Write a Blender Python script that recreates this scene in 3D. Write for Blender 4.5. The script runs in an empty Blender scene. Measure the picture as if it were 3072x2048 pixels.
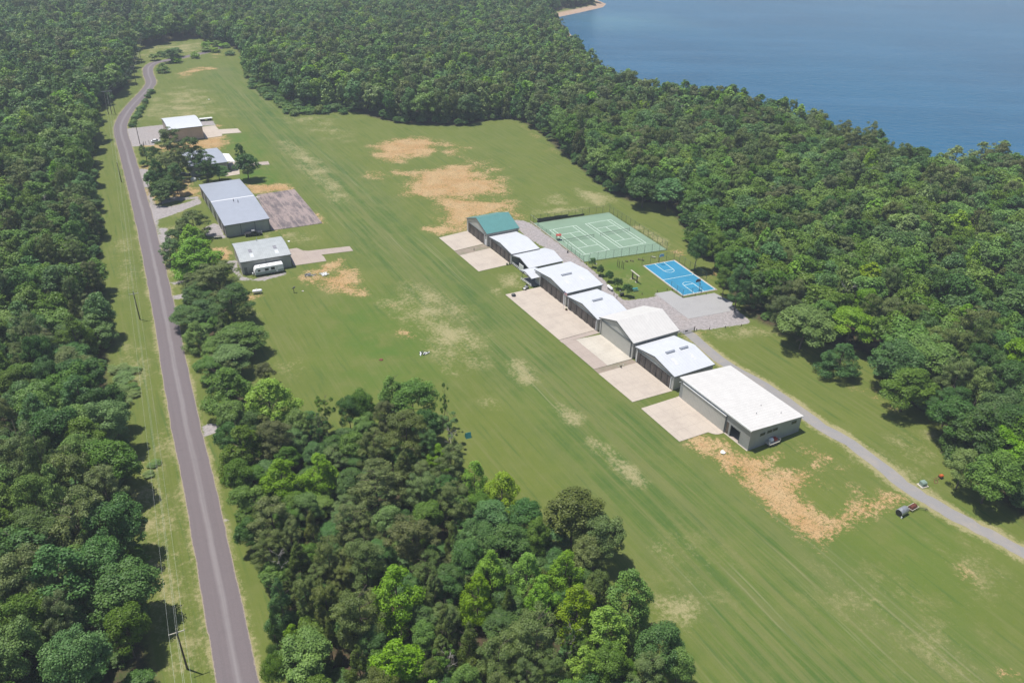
import bpy, math, random
import numpy as np
rnd = random.Random(7); nr = np.random.RandomState(11)
scene = bpy.context.scene
# ------------------------------------------------------------------ camera, sky, sun, exposure
FPX, PITCH, ROLL, CAMH = 2346.0, 0.53251, 0.0228, 109.5
fwd = np.array([0, math.cos(PITCH), -math.sin(PITCH)]); rgt = np.array([1., 0, 0]); upv = np.array([0, math.sin(PITCH), math.cos(PITCH)])
R2 = math.cos(ROLL)*rgt + math.sin(ROLL)*upv; U2 = -math.sin(ROLL)*rgt + math.cos(ROLL)*upv
from mathutils import Matrix, Vector
cd = bpy.data.cameras.new('camera'); cam = bpy.data.objects.new('camera', cd); scene.collection.objects.link(cam)
cd.sensor_width = 36; cd.lens = 36*FPX/3072; cd.clip_start = 1; cd.clip_end = 20000
m = Matrix.Identity(4)
for i in range(3):
    m[i][0] = R2[i]; m[i][1] = U2[i]; m[i][2] = -fwd[i]
m[2][3] = CAMH; cam.matrix_world = m; scene.camera = cam
SUN_EL, SHADOW_AZ = math.radians(73), math.radians(108)
w = bpy.data.worlds.new("World"); scene.world = w; w.use_nodes = True
nt = w.node_tree; bg = nt.nodes['Background']; sky = nt.nodes.new('ShaderNodeTexSky'); sky.sky_type = 'NISHITA'; sky.sun_disc = False
sky.sun_elevation = SUN_EL; sky.sun_rotation = SHADOW_AZ+math.pi; sky.dust_density = 0.6
nt.links.new(sky.outputs[0], bg.inputs[0]); bg.inputs[1].default_value = 0.09
sl = bpy.data.lights.new('sun', 'SUN'); sl.energy = 4.8; sl.angle = math.radians(.5); sl.color = (1, .96, .9)
so = bpy.data.objects.new('sun', sl); scene.collection.objects.link(so)
sd = Vector((math.sin(SHADOW_AZ)*math.cos(SUN_EL), math.cos(SHADOW_AZ)*math.cos(SUN_EL), -math.sin(SUN_EL)))
so.rotation_euler = sd.to_track_quat('-Z', 'Y').to_euler(); so.location = (0, 0, 300)
vs = scene.view_settings; vs.view_transform = 'Standard'; vs.look = 'None'; vs.gamma = 1; vs.use_curve_mapping = False; vs.exposure = 0.35
scene.cycles.max_bounces = 5; scene.cycles.diffuse_bounces = 3; scene.cycles.transmission_bounces = 3; scene.cycles.volume_bounces = 0

# ------------------------------------------------------------------ picture regions -> ground coordinates
REG = {'a':(0,0,2.2969),'b':(1024,0,2.2969),'c':(2048,0,2.2969),'d':(0,683,2.2969),'e':(1024,683,2.2969),'f':(2048,683,2.2969),'g':(0,1366,2.2969),'h':(1024,1366,2.2969),'i':(2048,1366,2.2969),'j':(360,300,4.704),'k':(560,500,4.704),'l':(600,680,4.704),'m':(1300,600,4.704),'n':(1500,750,4.704),'o':(1700,900,4.704),'p':(1950,1050,4.704),'q':(1750,680,4.704),'t':(1540,620,5.873),'u':(400,480,5.873),'v':(2650,1400,5.573),'w':(2250,1300,5.573),'x':(0,0,1)}
def at(k, X, Y, z=0):
    ox, oy, s = REG[k]; x = ox+X/s; y = oy+Y/s
    d = fwd + R2*(x-1536)/FPX + U2*(1024-y)/FPX
    t = (z-CAMH)/d[2]
    return Vector((d[0]*t, d[1]*t, z))
def px(P):
    d = np.asarray(P, float) - np.array([0, 0, CAMH]); z = d@fwd
    return 1536+FPX*(d@R2)/z, 1024-FPX*(d@U2)/z, z
def poly(k, pts):
    return [(at(*p) if len(p) == 3 else at(k, *p)).to_2d() for p in pts]

# ------------------------------------------------------------------ helpers
def tag(o, label=None, cat=None, group=None, kind=None):
    if label: o['label'] = label
    if cat: o['category'] = cat
    if group: o['group'] = group
    if kind: o['kind'] = kind
    return o
def link(o): scene.collection.objects.link(o); return o
def empty(name, loc, rz=0, label=None, cat=None, group=None):
    o = bpy.data.objects.new(name, None); link(o); o.location = loc; o.rotation_euler = (0, 0, rz); o.empty_display_size = .5
    return tag(o, label, cat, group)
class MB:
    def __init__(s): s.v = []; s.f = []
    def add(s, vs, fs):
        n = len(s.v); s.v += [tuple(v) for v in vs]; s.f += [tuple(n+i for i in f) for f in fs]; return s
    def box(s, x0, x1, y0, y1, z0, z1):
        return s.add([(x0,y0,z0),(x1,y0,z0),(x1,y1,z0),(x0,y1,z0),(x0,y0,z1),(x1,y0,z1),(x1,y1,z1),(x0,y1,z1)],
                     [(0,3,2,1),(4,5,6,7),(0,1,5,4),(1,2,6,5),(2,3,7,6),(3,0,4,7)])
    def cb(s, cx, cy, cz, sx, sy, sz): return s.box(cx-sx/2, cx+sx/2, cy-sy/2, cy+sy/2, cz-sz/2, cz+sz/2)
    def tube(s, p0, p1, r0, r1=None, n=8):
        p0 = Vector(p0); p1 = Vector(p1); r1 = r0 if r1 is None else r1
        d = (p1-p0).normalized(); a = d.orthogonal().normalized(); b = d.cross(a)
        vs = []
        for p, r in ((p0, r0), (p1, r1)):
            for i in range(n):
                t = 2*math.pi*i/n; vs.append(p+a*math.cos(t)*r+b*math.sin(t)*r)
        fs = [(i, (i+1) % n, n+(i+1) % n, n+i) for i in range(n)] + [tuple(range(n))[::-1], tuple(range(n, 2*n))]
        return s.add(vs, fs)
    def lathe(s, prof, axis='z', n=16, c=(0, 0, 0)):
        vs = []; fs = []
        for (r, h) in prof:
            for i in range(n):
                t = 2*math.pi*i/n; x, y = r*math.cos(t), r*math.sin(t)
                vs.append((c[0]+x, c[1]+y, c[2]+h) if axis == 'z' else (c[0]+h, c[1]+x, c[2]+y) if axis == 'x' else (c[0]+x, c[1]+h, c[2]+y))
        for k in range(len(prof)-1):
            for i in range(n): fs.append((k*n+i, k*n+(i+1) % n, (k+1)*n+(i+1) % n, (k+1)*n+i))
        fs += [tuple(range(n))[::-1], tuple(range((len(prof)-1)*n, len(prof)*n))]
        return s.add(vs, fs)
    def ext(s, prof, y0, y1):                 # closed profile in xz, extruded along y
        n = len(prof)
        return s.add([(x, y0, z) for x, z in prof]+[(x, y1, z) for x, z in prof],
                     [(i, (i+1) % n, n+(i+1) % n, n+i) for i in range(n)]+[tuple(range(n))[::-1], tuple(range(n, 2*n))])
    def extx(s, prof, x0, x1):
        n = len(prof)
        return s.add([(x0, y, z) for y, z in prof]+[(x1, y, z) for y, z in prof],
                     [(i, (i+1) % n, n+(i+1) % n, n+i) for i in range(n)]+[tuple(range(n))[::-1], tuple(range(n, 2*n))])
    def slab(s, pts, z0, z1):
        n = len(pts)
        return s.add([(p[0], p[1], z1) for p in pts]+[(p[0], p[1], z0) for p in pts],
                     [tuple(range(n)), tuple(range(n, 2*n))[::-1]]+[(i, n+i, n+(i+1) % n, (i+1) % n) for i in range(n)])
    def build(s, name, mat, parent=None, smooth=False, bevel=0):
        me = bpy.data.meshes.new(name); me.from_pydata(s.v, [], s.f); me.validate(); me.update()
        import bmesh
        bm = bmesh.new(); bm.from_mesh(me); bmesh.ops.recalc_face_normals(bm, faces=bm.faces)
        if bevel: bmesh.ops.bevel(bm, geom=bm.edges[:], offset=bevel, segments=2, affect='EDGES', clamp_overlap=True)
        bm.to_mesh(me); bm.free()
        o = bpy.data.objects.new(name, me); me.materials.append(mat); link(o); o.parent = parent
        if smooth:
            me.polygons.foreach_set('use_smooth', [True]*len(me.polygons))
            try: me.set_sharp_from_angle(angle=math.radians(40))
            except Exception: pass
        return o
def copy_tree(o, parent=None):
    c = o.copy(); link(c); c.parent = parent
    for ch in list(o.children): copy_tree(ch, c)
    return c

# ------------------------------------------------------------------ materials
class N:
    def __init__(s, name):
        s.m = bpy.data.materials.new(name); s.m.use_nodes = True; s.t = s.m.node_tree; s.p = s.t.nodes['Principled BSDF']; s.out = s.t.nodes['Material Output']
    def n(s, ty, **k):
        x = s.t.nodes.new(ty)
        for a, b in k.items(): setattr(x, a, b)
        return x
    def l(s, a, b): s.t.links.new(a, b)
    def set(s, sock, v):
        if isinstance(v, (int, float)): sock.default_value = v
        elif isinstance(v, tuple): sock.default_value = v if len(v) == 4 or sock.type == 'VECTOR' else (*v, 1)
        else: s.l(v, sock)
    def co(s, kind='Object'): return s.n('ShaderNodeTexCoord').outputs[kind]
    def map(s, v, sc=(1, 1, 1), rot=(0, 0, 0)):
        x = s.n('ShaderNodeMapping'); s.l(v, x.inputs[0]); x.inputs['Scale'].default_value = sc; x.inputs['Rotation'].default_value = rot; return x.outputs[0]
    def noise(s, v, scale, detail=4, rough=.6, dist=0):
        x = s.n('ShaderNodeTexNoise'); s.l(v, x.inputs['Vector']); x.inputs['Scale'].default_value = scale; x.inputs['Detail'].default_value = detail; x.inputs['Roughness'].default_value = rough; x.inputs['Distortion'].default_value = dist; return x.outputs[0]
    def math(s, op, a, b=0., c=0., clamp=False):
        x = s.n('ShaderNodeMath', operation=op, use_clamp=clamp)
        for i, v in enumerate((a, b, c)): s.set(x.inputs[i], v)
        return x.outputs[0]
    def ramp(s, v, lo, hi, a=0., b=1.):
        x = s.n('ShaderNodeMapRange', interpolation_type='SMOOTHSTEP'); s.l(v, x.inputs[0])
        for i, q in enumerate((lo, hi, a, b)): x.inputs[i+1].default_value = q
        return x.outputs[0]
    def mix(s, f, a, b, mode='MIX'):
        x = s.n('ShaderNodeMix', data_type='RGBA', blend_type=mode); s.set(x.inputs[0], f); s.set(x.inputs[6], a); s.set(x.inputs[7], b); return x.outputs[2]
    def attr(s, name):
        return s.n('ShaderNodeAttribute', attribute_name=name).outputs['Fac']
    def bump(s, h, strength, dist=.02):
        x = s.n('ShaderNodeBump'); x.inputs['Strength'].default_value = strength; x.inputs['Distance'].default_value = dist; s.l(h, x.inputs['Height']); s.l(x.outputs[0], s.p.inputs['Normal'])
    def col(s, c): s.set(s.p.inputs['Base Color'], c)
    def rough(s, r, met=0., spec=.5):
        s.set(s.p.inputs['Roughness'], r); s.p.inputs['Metallic'].default_value = met; s.p.inputs['Specular IOR Level'].default_value = spec
def plain(name, c, rough=.6, met=0., var=.15, scale=3., c2=None, bump=0):
    n = N(name); co = n.co(); no = n.noise(co, scale, 5)
    d = c2 or tuple(x*(1-var*2) for x in c)
    n.col(n.mix(n.ramp(no, .3, .7), d, c)); n.rough(rough, met)
    if bump: n.bump(no, bump)
    return n.m
def ribbed(name, c, rough=.45, met=0., period=.3, axis='xy', depth=.5, var=.08, spec=.5, dark=.88):
    n = N(name); co = n.co(); sep = n.n('ShaderNodeSeparateXYZ'); n.l(co, sep.inputs[0])
    a = {'xy': lambda: n.math('ADD', sep.outputs[0], sep.outputs[1]), 'y': lambda: sep.outputs[1], 'x': lambda: sep.outputs[0]}[axis]()
    ph = n.math('FRACT', n.math('DIVIDE', a, period)); rib = n.ramp(n.math('ABSOLUTE', n.math('SUBTRACT', ph, .5)), .36, .46)
    no = n.noise(co, .5, 6, .7); st = n.noise(n.map(co, (1.2, 1.2, .15)), 1.5, 4)
    cc = n.mix(n.ramp(no, .3, .75), tuple(x*(1-2*var) for x in c), c)
    cc = n.mix(n.math('MULTIPLY', n.ramp(st, .55, .8), .25), cc, tuple(x*.7 for x in c))
    cc = n.mix(n.math('MULTIPLY', rib, 1-dark), cc, (0.02, .02, .02))
    n.col(cc); n.rough(rough, met, spec); n.bump(rib, depth, .03); return n.m
M = {}
M['wall_light'] = ribbed('light_metal_siding', (.50, .49, .45))
M['wall_grey'] = ribbed('grey_metal_siding', (.36, .36, .34))
M['wall_tan'] = ribbed('tan_metal_siding', (.50, .40, .32))
M['wall_panel'] = ribbed('grey_panel_siding', (.34, .35, .345), period=.4)  # one even grey for all walls of the flat roofed hangar
M['roof_white'] = ribbed('white_metal_roofing', (.60, .61, .63), .42, .2, .9, 'y', .3, .04, dark=.92)
M['roof_cream'] = ribbed('cream_metal_roofing', (.56, .54, .515), .45, .0, .9, 'y', .3, .05, dark=.9)
M['roof_cream_x'] = ribbed('cream_metal_roofing_long', (.56, .54, .515), .45, .0, .9, 'x', .3, .05, dark=.9)
M['roof_teal'] = ribbed('teal_metal_roofing', (.085, .235, .225), .4, .0, .5, 'y', .3, .06)
M['roof_blue'] = ribbed('blue_grey_metal_roofing', (.36, .38, .43), .42, .2, .6, 'y', .3, .05)
M['roof_old'] = ribbed('weathered_grey_roofing', (.40, .42, .42), .5, .1, .6, 'y', .3, .1)
M['door_dark'] = ribbed('dark_brown_door_panel', (.075, .065, .06), .5, 0, .45, 'x', .6, .2)
M['door_mid'] = ribbed('worn_brown_door_panel', (.13, .11, .10), .5, 0, .45, 'x', .6, .3)
M['door_light'] = ribbed('pale_door_panel', (.47, .46, .41), .5, 0, .5, 'x', .4, .05)
M['trim'] = plain('dark_trim', (.13, .14, .14), .5)
M['trim_white'] = plain('white_trim', (.75, .75, .74), .5, var=.05)
M['white'] = plain('white_paint', (.8, .8, .8), .35, var=.04)
M['offwhite'] = plain('offwhite_paint', (.7, .7, .66), .4, var=.05)
M['black'] = plain('black_plastic', (.02, .02, .022), .5)
M['dark_glass'] = plain('dark_glass', (.02, .025, .03), .08)
M['metal'] = plain('galvanised_steel', (.45, .46, .47), .4, .6)
M['dark_metal'] = plain('dark_steel', (.07, .075, .07), .5, .2)
M['fence'] = plain('green_coated_wire', (.10, .16, .12), .6)
M['rust'] = plain('rusty_iron', (.20, .06, .035), .8, c2=(.10, .035, .025))
M['orange'] = plain('orange_paint', (.55, .13, .03), .5)
M['red'] = plain('red_paint', (.42, .05, .03), .5)
M['wood'] = plain('weathered_wood', (.10, .075, .05), .85, scale=8)
M['wood_light'] = plain('pale_timber', (.48, .44, .36), .8, scale=8)
M['pole'] = plain('brown_pole_wood', (.11, .085, .06), .85, scale=6)
M['truck'] = plain('dark_grey_car_paint', (.05, .055, .07), .25, .3, .03)
M['chrome'] = plain('silver_trim', (.45, .46, .48), .3, .5)
M['rubber'] = plain('tyre_rubber', (.018, .018, .018), .8)
M['teal'] = plain('teal_painted_steel', (.03, .22, .22), .5)
M['blue'] = plain('blue_plastic', (.02, .12, .35), .5)
M['transformer'] = plain('pale_green_steel', (.22, .30, .25), .5)
M['stone'] = plain('pale_stone', (.45, .42, .38), .9)
M['line'] = plain('white_court_paint', (.74, .82, .74), .7, var=.05)
M['wire'] = plain('aluminium_wire', (.40, .42, .38), .5, .3)
M['grid'] = plain('faded_green_stripe', (.30, .38, .33), .5)
M['flagcloth'] = plain('red_white_cloth', (.6, .25, .25), .8)
def flag_mat():
    n = N('striped_flag'); sep = n.n('ShaderNodeSeparateXYZ'); n.l(n.co(), sep.inputs[0])
    st = n.math('GREATER_THAN', n.math('FRACT', n.math('MULTIPLY', sep.outputs[2], 6.5/.95)), .5)
    c = n.mix(st, (.5, .03, .04), (.75, .75, .75))
    can = n.math('MULTIPLY', n.math('LESS_THAN', sep.outputs[0], .7), n.math('GREATER_THAN', sep.outputs[2], .45))
    n.col(n.mix(can, c, (.03, .05, .2))); n.rough(.8); return n.m
M['flag'] = flag_mat()
def concrete(name, c, stain, jt=3.0, amount=.5, crack=True):
    n = N(name); co = n.co('Object'); no = n.noise(co, .22, 6, .65); n2 = n.noise(co, 2.5, 5, .7); rot = n.map(co, (1, 1, 1), (0, 0, -.513))
    sep = n.n('ShaderNodeSeparateXYZ'); n.l(rot, sep.inputs[0]); js = []
    for o, k in ((0, jt), (1, jt*1.25)):
        f = n.math('FRACT', n.math('DIVIDE', sep.outputs[o], k)); js.append(n.ramp(n.math('ABSOLUTE', n.math('SUBTRACT', f, .5)), .485, .498))
    j = n.math('MAXIMUM', js[0], js[1])
    cc = n.mix(n.math('MULTIPLY', n.ramp(no, .42, .7), amount), c, stain)
    cc = n.mix(n.math('MULTIPLY', n.ramp(n2, .4, .7), .22), cc, tuple(x*.75 for x in c))
    cc = n.mix(n.math('MULTIPLY', j, .55), cc, tuple(x*.45 for x in c))
    if crack:
        v = n.n('ShaderNodeTexVoronoi', feature='DISTANCE_TO_EDGE'); n.l(n.map(co, (.2, .2, .2)), v.inputs['Vector']); v.inputs['Scale'].default_value = 1.
        cc = n.mix(n.ramp(v.outputs[0], .004, .0, 0, .25), cc, tuple(x*.4 for x in c))
    n.col(cc); n.rough(.85); n.bump(n2, .15); return n.m
M['conc'] = concrete('pale_concrete', (.42, .36, .30), (.32, .27, .23))
M['conc_new'] = concrete('bright_new_concrete', (.46, .42, .355), (.34, .30, .25), amount=.5)
M['conc_pink'] = concrete('pinkish_old_concrete', (.34, .28, .24), (.27, .22, .19))
M['conc_old'] = concrete('stained_brown_concrete', (.30, .24, .22), (.12, .10, .11), 4.2, .95)
def stretch_old():
    n = N('stained_slab'); co = n.map(n.co(), (1, 1, 1), (0, 0, -.513)); s1 = n.noise(n.map(co, (.35, .07, 1)), 1.6, 5, .7); s2 = n.noise(co, 1.5, 5)
    sep = n.n('ShaderNodeSeparateXYZ'); n.l(co, sep.inputs[0]); js = []
    for o, k in ((0, 6.2), (1, 5.0)):
        f = n.math('FRACT', n.math('DIVIDE', sep.outputs[o], k)); js.append(n.ramp(n.math('ABSOLUTE', n.math('SUBTRACT', f, .5)), .465, .49))
    cc = n.mix(n.ramp(s1, .38, .62), (.25, .195, .182), (.10, .083, .087)); cc = n.mix(n.math('MULTIPLY', n.ramp(s2, .5, .8), .5), cc, (.36, .31, .27))
    cc = n.mix(n.math('MULTIPLY', n.math('MAXIMUM', js[0], js[1]), .5), cc, (.33, .26, .23)); n.col(cc); n.rough(.9); return n.m
M['conc_old'] = stretch_old()
M['gravel_grey'] = concrete('grey_gravel', (.27, .265, .27), (.21, .20, .20), 1000, .5, False)
M['asphalt_pad'] = concrete('pale_asphalt', (.30, .293, .29), (.25, .243, .24), 1000, .5, False)
M['soil_strip'] = concrete('brown_gravelly_soil', (.24, .19, .15), (.15, .15, .09), 1000, .8, False)
M['drive'] = concrete('grey_tarred_drive', (.22, .212, .208), (.30, .26, .21), 1000, .6, False)
def court(name, c):
    n = N(name); no = n.noise(n.co(), .15, 5); n2 = n.noise(n.co(), 3, 4)
    n.col(n.mix(n.math('MULTIPLY', n.ramp(n2, .4, .7), .25), n.mix(n.ramp(no, .3, .7), tuple(x*.88 for x in c), c), tuple(x*.8 for x in c))); n.rough(.75); return n.m
M['court_green'] = court('green_court_paint', (.17, .255, .175))
M['court_blue'] = court('blue_court_paint', (.016, .195, .34))
def road_mat():
    n = N('worn_purple_grey_asphalt'); uv = n.n('ShaderNodeUVMap'); uv.uv_map = 'uv'; sep = n.n('ShaderNodeSeparateXYZ'); n.l(uv.outputs[0], sep.inputs[0])
    co = n.co(); wob = n.math('MULTIPLY', n.math('SUBTRACT', n.noise(co, .12, 3), .5), .10); u = n.math('ADD', sep.outputs[0], wob)
    dc = n.math('ABSOLUTE', n.math('SUBTRACT', u, .52))
    fine = n.noise(co, 4, 5, .7); med = n.noise(co, .6, 5); long = n.noise(n.map(uv.outputs[0], (9, .02, 1)), 1., 4)
    c = n.mix(n.ramp(dc, .13, .02), (.125, .102, .106), (.185, .163, .165))
    c = n.mix(n.math('MULTIPLY', n.ramp(long, .42, .65), .35), c, (.10, .083, .086))
    c = n.mix(n.math('MULTIPLY', n.ramp(fine, .4, .75), .3), c, (.175, .152, .155)); c = n.mix(n.math('MULTIPLY', n.ramp(med, .5, .8), .25), c, (.09, .076, .08))
    ed = n.math('ADD', n.math('ABSOLUTE', n.math('SUBTRACT', sep.outputs[0], .5)), n.math('MULTIPLY', n.math('SUBTRACT', n.noise(co, 1.3, 5, .7), .5), .09))
    c = n.mix(n.ramp(ed, .465, .485), c, (.24, .20, .15)); n.col(c); n.rough(.85); n.bump(fine, .1); return n.m
M['road'] = road_mat()
# foliage
def leaf(name, c, c2, hue=.014, val=.5, trans=.25):
    n = N(name); oi = n.n('ShaderNodeObjectInfo'); co = n.co('Object')
    b = n.mix(n.attr('tone'), c, c2)
    hs = n.n('ShaderNodeHueSaturation'); n.l(b, hs.inputs['Color'])
    r2 = n.math('FRACT', n.math('MULTIPLY', oi.outputs['Random'], 17.3))
    n.l(n.math('ADD', n.math('MULTIPLY', n.math('SUBTRACT', oi.outputs['Random'], .5), hue*2), .5), hs.inputs['Hue'])
    n.l(n.math('ADD', n.math('MULTIPLY', n.math('SUBTRACT', r2, .5), val), 1.), hs.inputs['Value'])
    n.l(n.math('SUBTRACT', 1.12, n.math('MULTIPLY', r2, .2)), hs.inputs['Saturation'])
    n.l(hs.outputs[0], n.p.inputs['Base Color']); n.rough(.55, 0, .35)
    tr = n.n('ShaderNodeBsdfTranslucent'); n.l(hs.outputs[0], tr.inputs[0]); mx = n.n('ShaderNodeMixShader'); mx.inputs[0].default_value = trans
    n.l(n.p.outputs[0], mx.inputs[1]); n.l(tr.outputs[0], mx.inputs[2]); n.l(mx.outputs[0], n.out.inputs[0]); return n.m
L = {
 'mid': leaf('mid_green_leaves', (0.092, 0.176, 0.024), (0.153, 0.259, 0.034)),
 'dark': leaf('dark_green_leaves', (0.054, 0.121, 0.026), (0.094, 0.182, 0.034)),
 'blue': leaf('blue_green_leaves', (0.065, 0.152, 0.032), (0.109, 0.209, 0.044)),
 'bright': leaf('bright_green_leaves', (0.153, 0.286, 0.020), (0.236, 0.385, 0.032), .02, .3),
 'olive': leaf('olive_pine_needles', (0.089, 0.132, 0.030), (0.149, 0.196, 0.046), .02, .4, .15),
 'brown': leaf('brownish_needles', (0.092, 0.118, 0.036), (0.134, 0.164, 0.048), .02, .4, .15),
 'cedar': leaf('dark_olive_cedar', (0.061, 0.095, 0.014), (0.109, 0.148, 0.022), .02, .3, .1),
 'light': leaf('pale_green_leaves', (0.136, 0.209, 0.050), (0.189, 0.275, 0.066), .02, .3),
}
M['bark'] = plain('bark', (.13, .10, .075), .9, scale=6)
M['deadwood'] = plain('grey_dead_wood', (.36, .33, .30), .9)

# ------------------------------------------------------------------ ground masks
def sdist(P, pl):                               # signed distance, positive inside
    P = np.asarray(P); pl = np.array([tuple(p) for p in pl]); n = len(pl); ins = np.zeros(len(P), bool); dm = np.full(len(P), 1e9)
    for i in range(n):
        a = pl[i]; b = pl[(i+1) % n]; d = b-a; t = np.clip(((P-a)@d)/(d@d+1e-9), 0, 1); q = a+t[:, None]*d
        dm = np.minimum(dm, np.hypot(*(P-q).T))
        c = ((a[1] > P[:, 1]) != (b[1] > P[:, 1])); xi = a[0]+(P[:, 1]-a[1])/(b[1]-a[1]+1e-12)*d[0]; ins ^= (c & (P[:, 0] < xi))
    return np.where(ins, dm, -dm)
SHORE = [(-900, 3000), (20, 1200), (92, 905), (86, 879), (60, 838), (34, 800), (44, 700), (50, 600), (64, 540), (62, 490), (80, 474), (104, 462), (130, 450), (154, 420), (162, 398), (174, 371), (182, 350), (190, 338), (208, 346), (240, 352), (330, 356), (600, 330), (6000, 300)]
SHOREP = SHORE+[(9000, -3000), (-9000, -3000), (-9000, 9000)]
def axis(lo, f0, f1, hi, fine, coarse, far):
    a = list(np.arange(lo, f0, coarse))+list(np.arange(f0, f1, fine))+list(np.arange(f1, hi, coarse)); return np.array([-far]+a+[far+2000])
xs = axis(-900, -260, 130, 360, 1.0, 5.0, 6000); ys = axis(-100, 66, 640, 1200, 1.0, 5.0, 6000)
GX, GY = np.meshgrid(xs, ys); P2 = np.stack([GX.ravel(), GY.ravel()], 1)
sh = sdist(P2, SHOREP); gz = np.where(sh > 14, 0., -5.*(1-np.clip(sh/14, -1, 1)*.5-.5)*1.0); gz = np.minimum(gz, 0); gz = np.maximum(gz, -6)
masks = {k: np.zeros(len(P2)) for k in ('dirt', 'dry', 'gravel', 'litter', 'lush', 'strip')}
def paint(m, k, pts, feather=1.5, strength=1., world=False):
    pl = np.array([tuple(p) for p in (pts if world else poly(k, pts))]); lo = pl.min(0)-feather-1; hi = pl.max(0)+feather+1
    ix = np.where((P2[:, 0] > lo[0]) & (P2[:, 0] < hi[0]) & (P2[:, 1] > lo[1]) & (P2[:, 1] < hi[1]))[0]
    if len(ix) == 0: return
    s = np.clip(sdist(P2[ix], pl)/feather*.5+.5, 0, 1)*strength
    masks[m][ix] = np.maximum(masks[m][ix], s) if strength > 0 else np.minimum(masks[m][ix], 1+s)
def stroke(m, k, pts, width, feather=2, strength=1., world=False):
    c = pts if world else [tuple(p) for p in poly(k, pts)]; c = [Vector(p) for p in c]; l = []; r = []
    for i, p in enumerate(c):
        d = (c[min(i+1, len(c)-1)]-c[max(i-1, 0)]).normalized(); q = Vector((-d.y, d.x)); l.append(p+q*width/2); r.append(p-q*width/2)
    paint(m, k, l+r[::-1], feather, strength, True)
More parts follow.
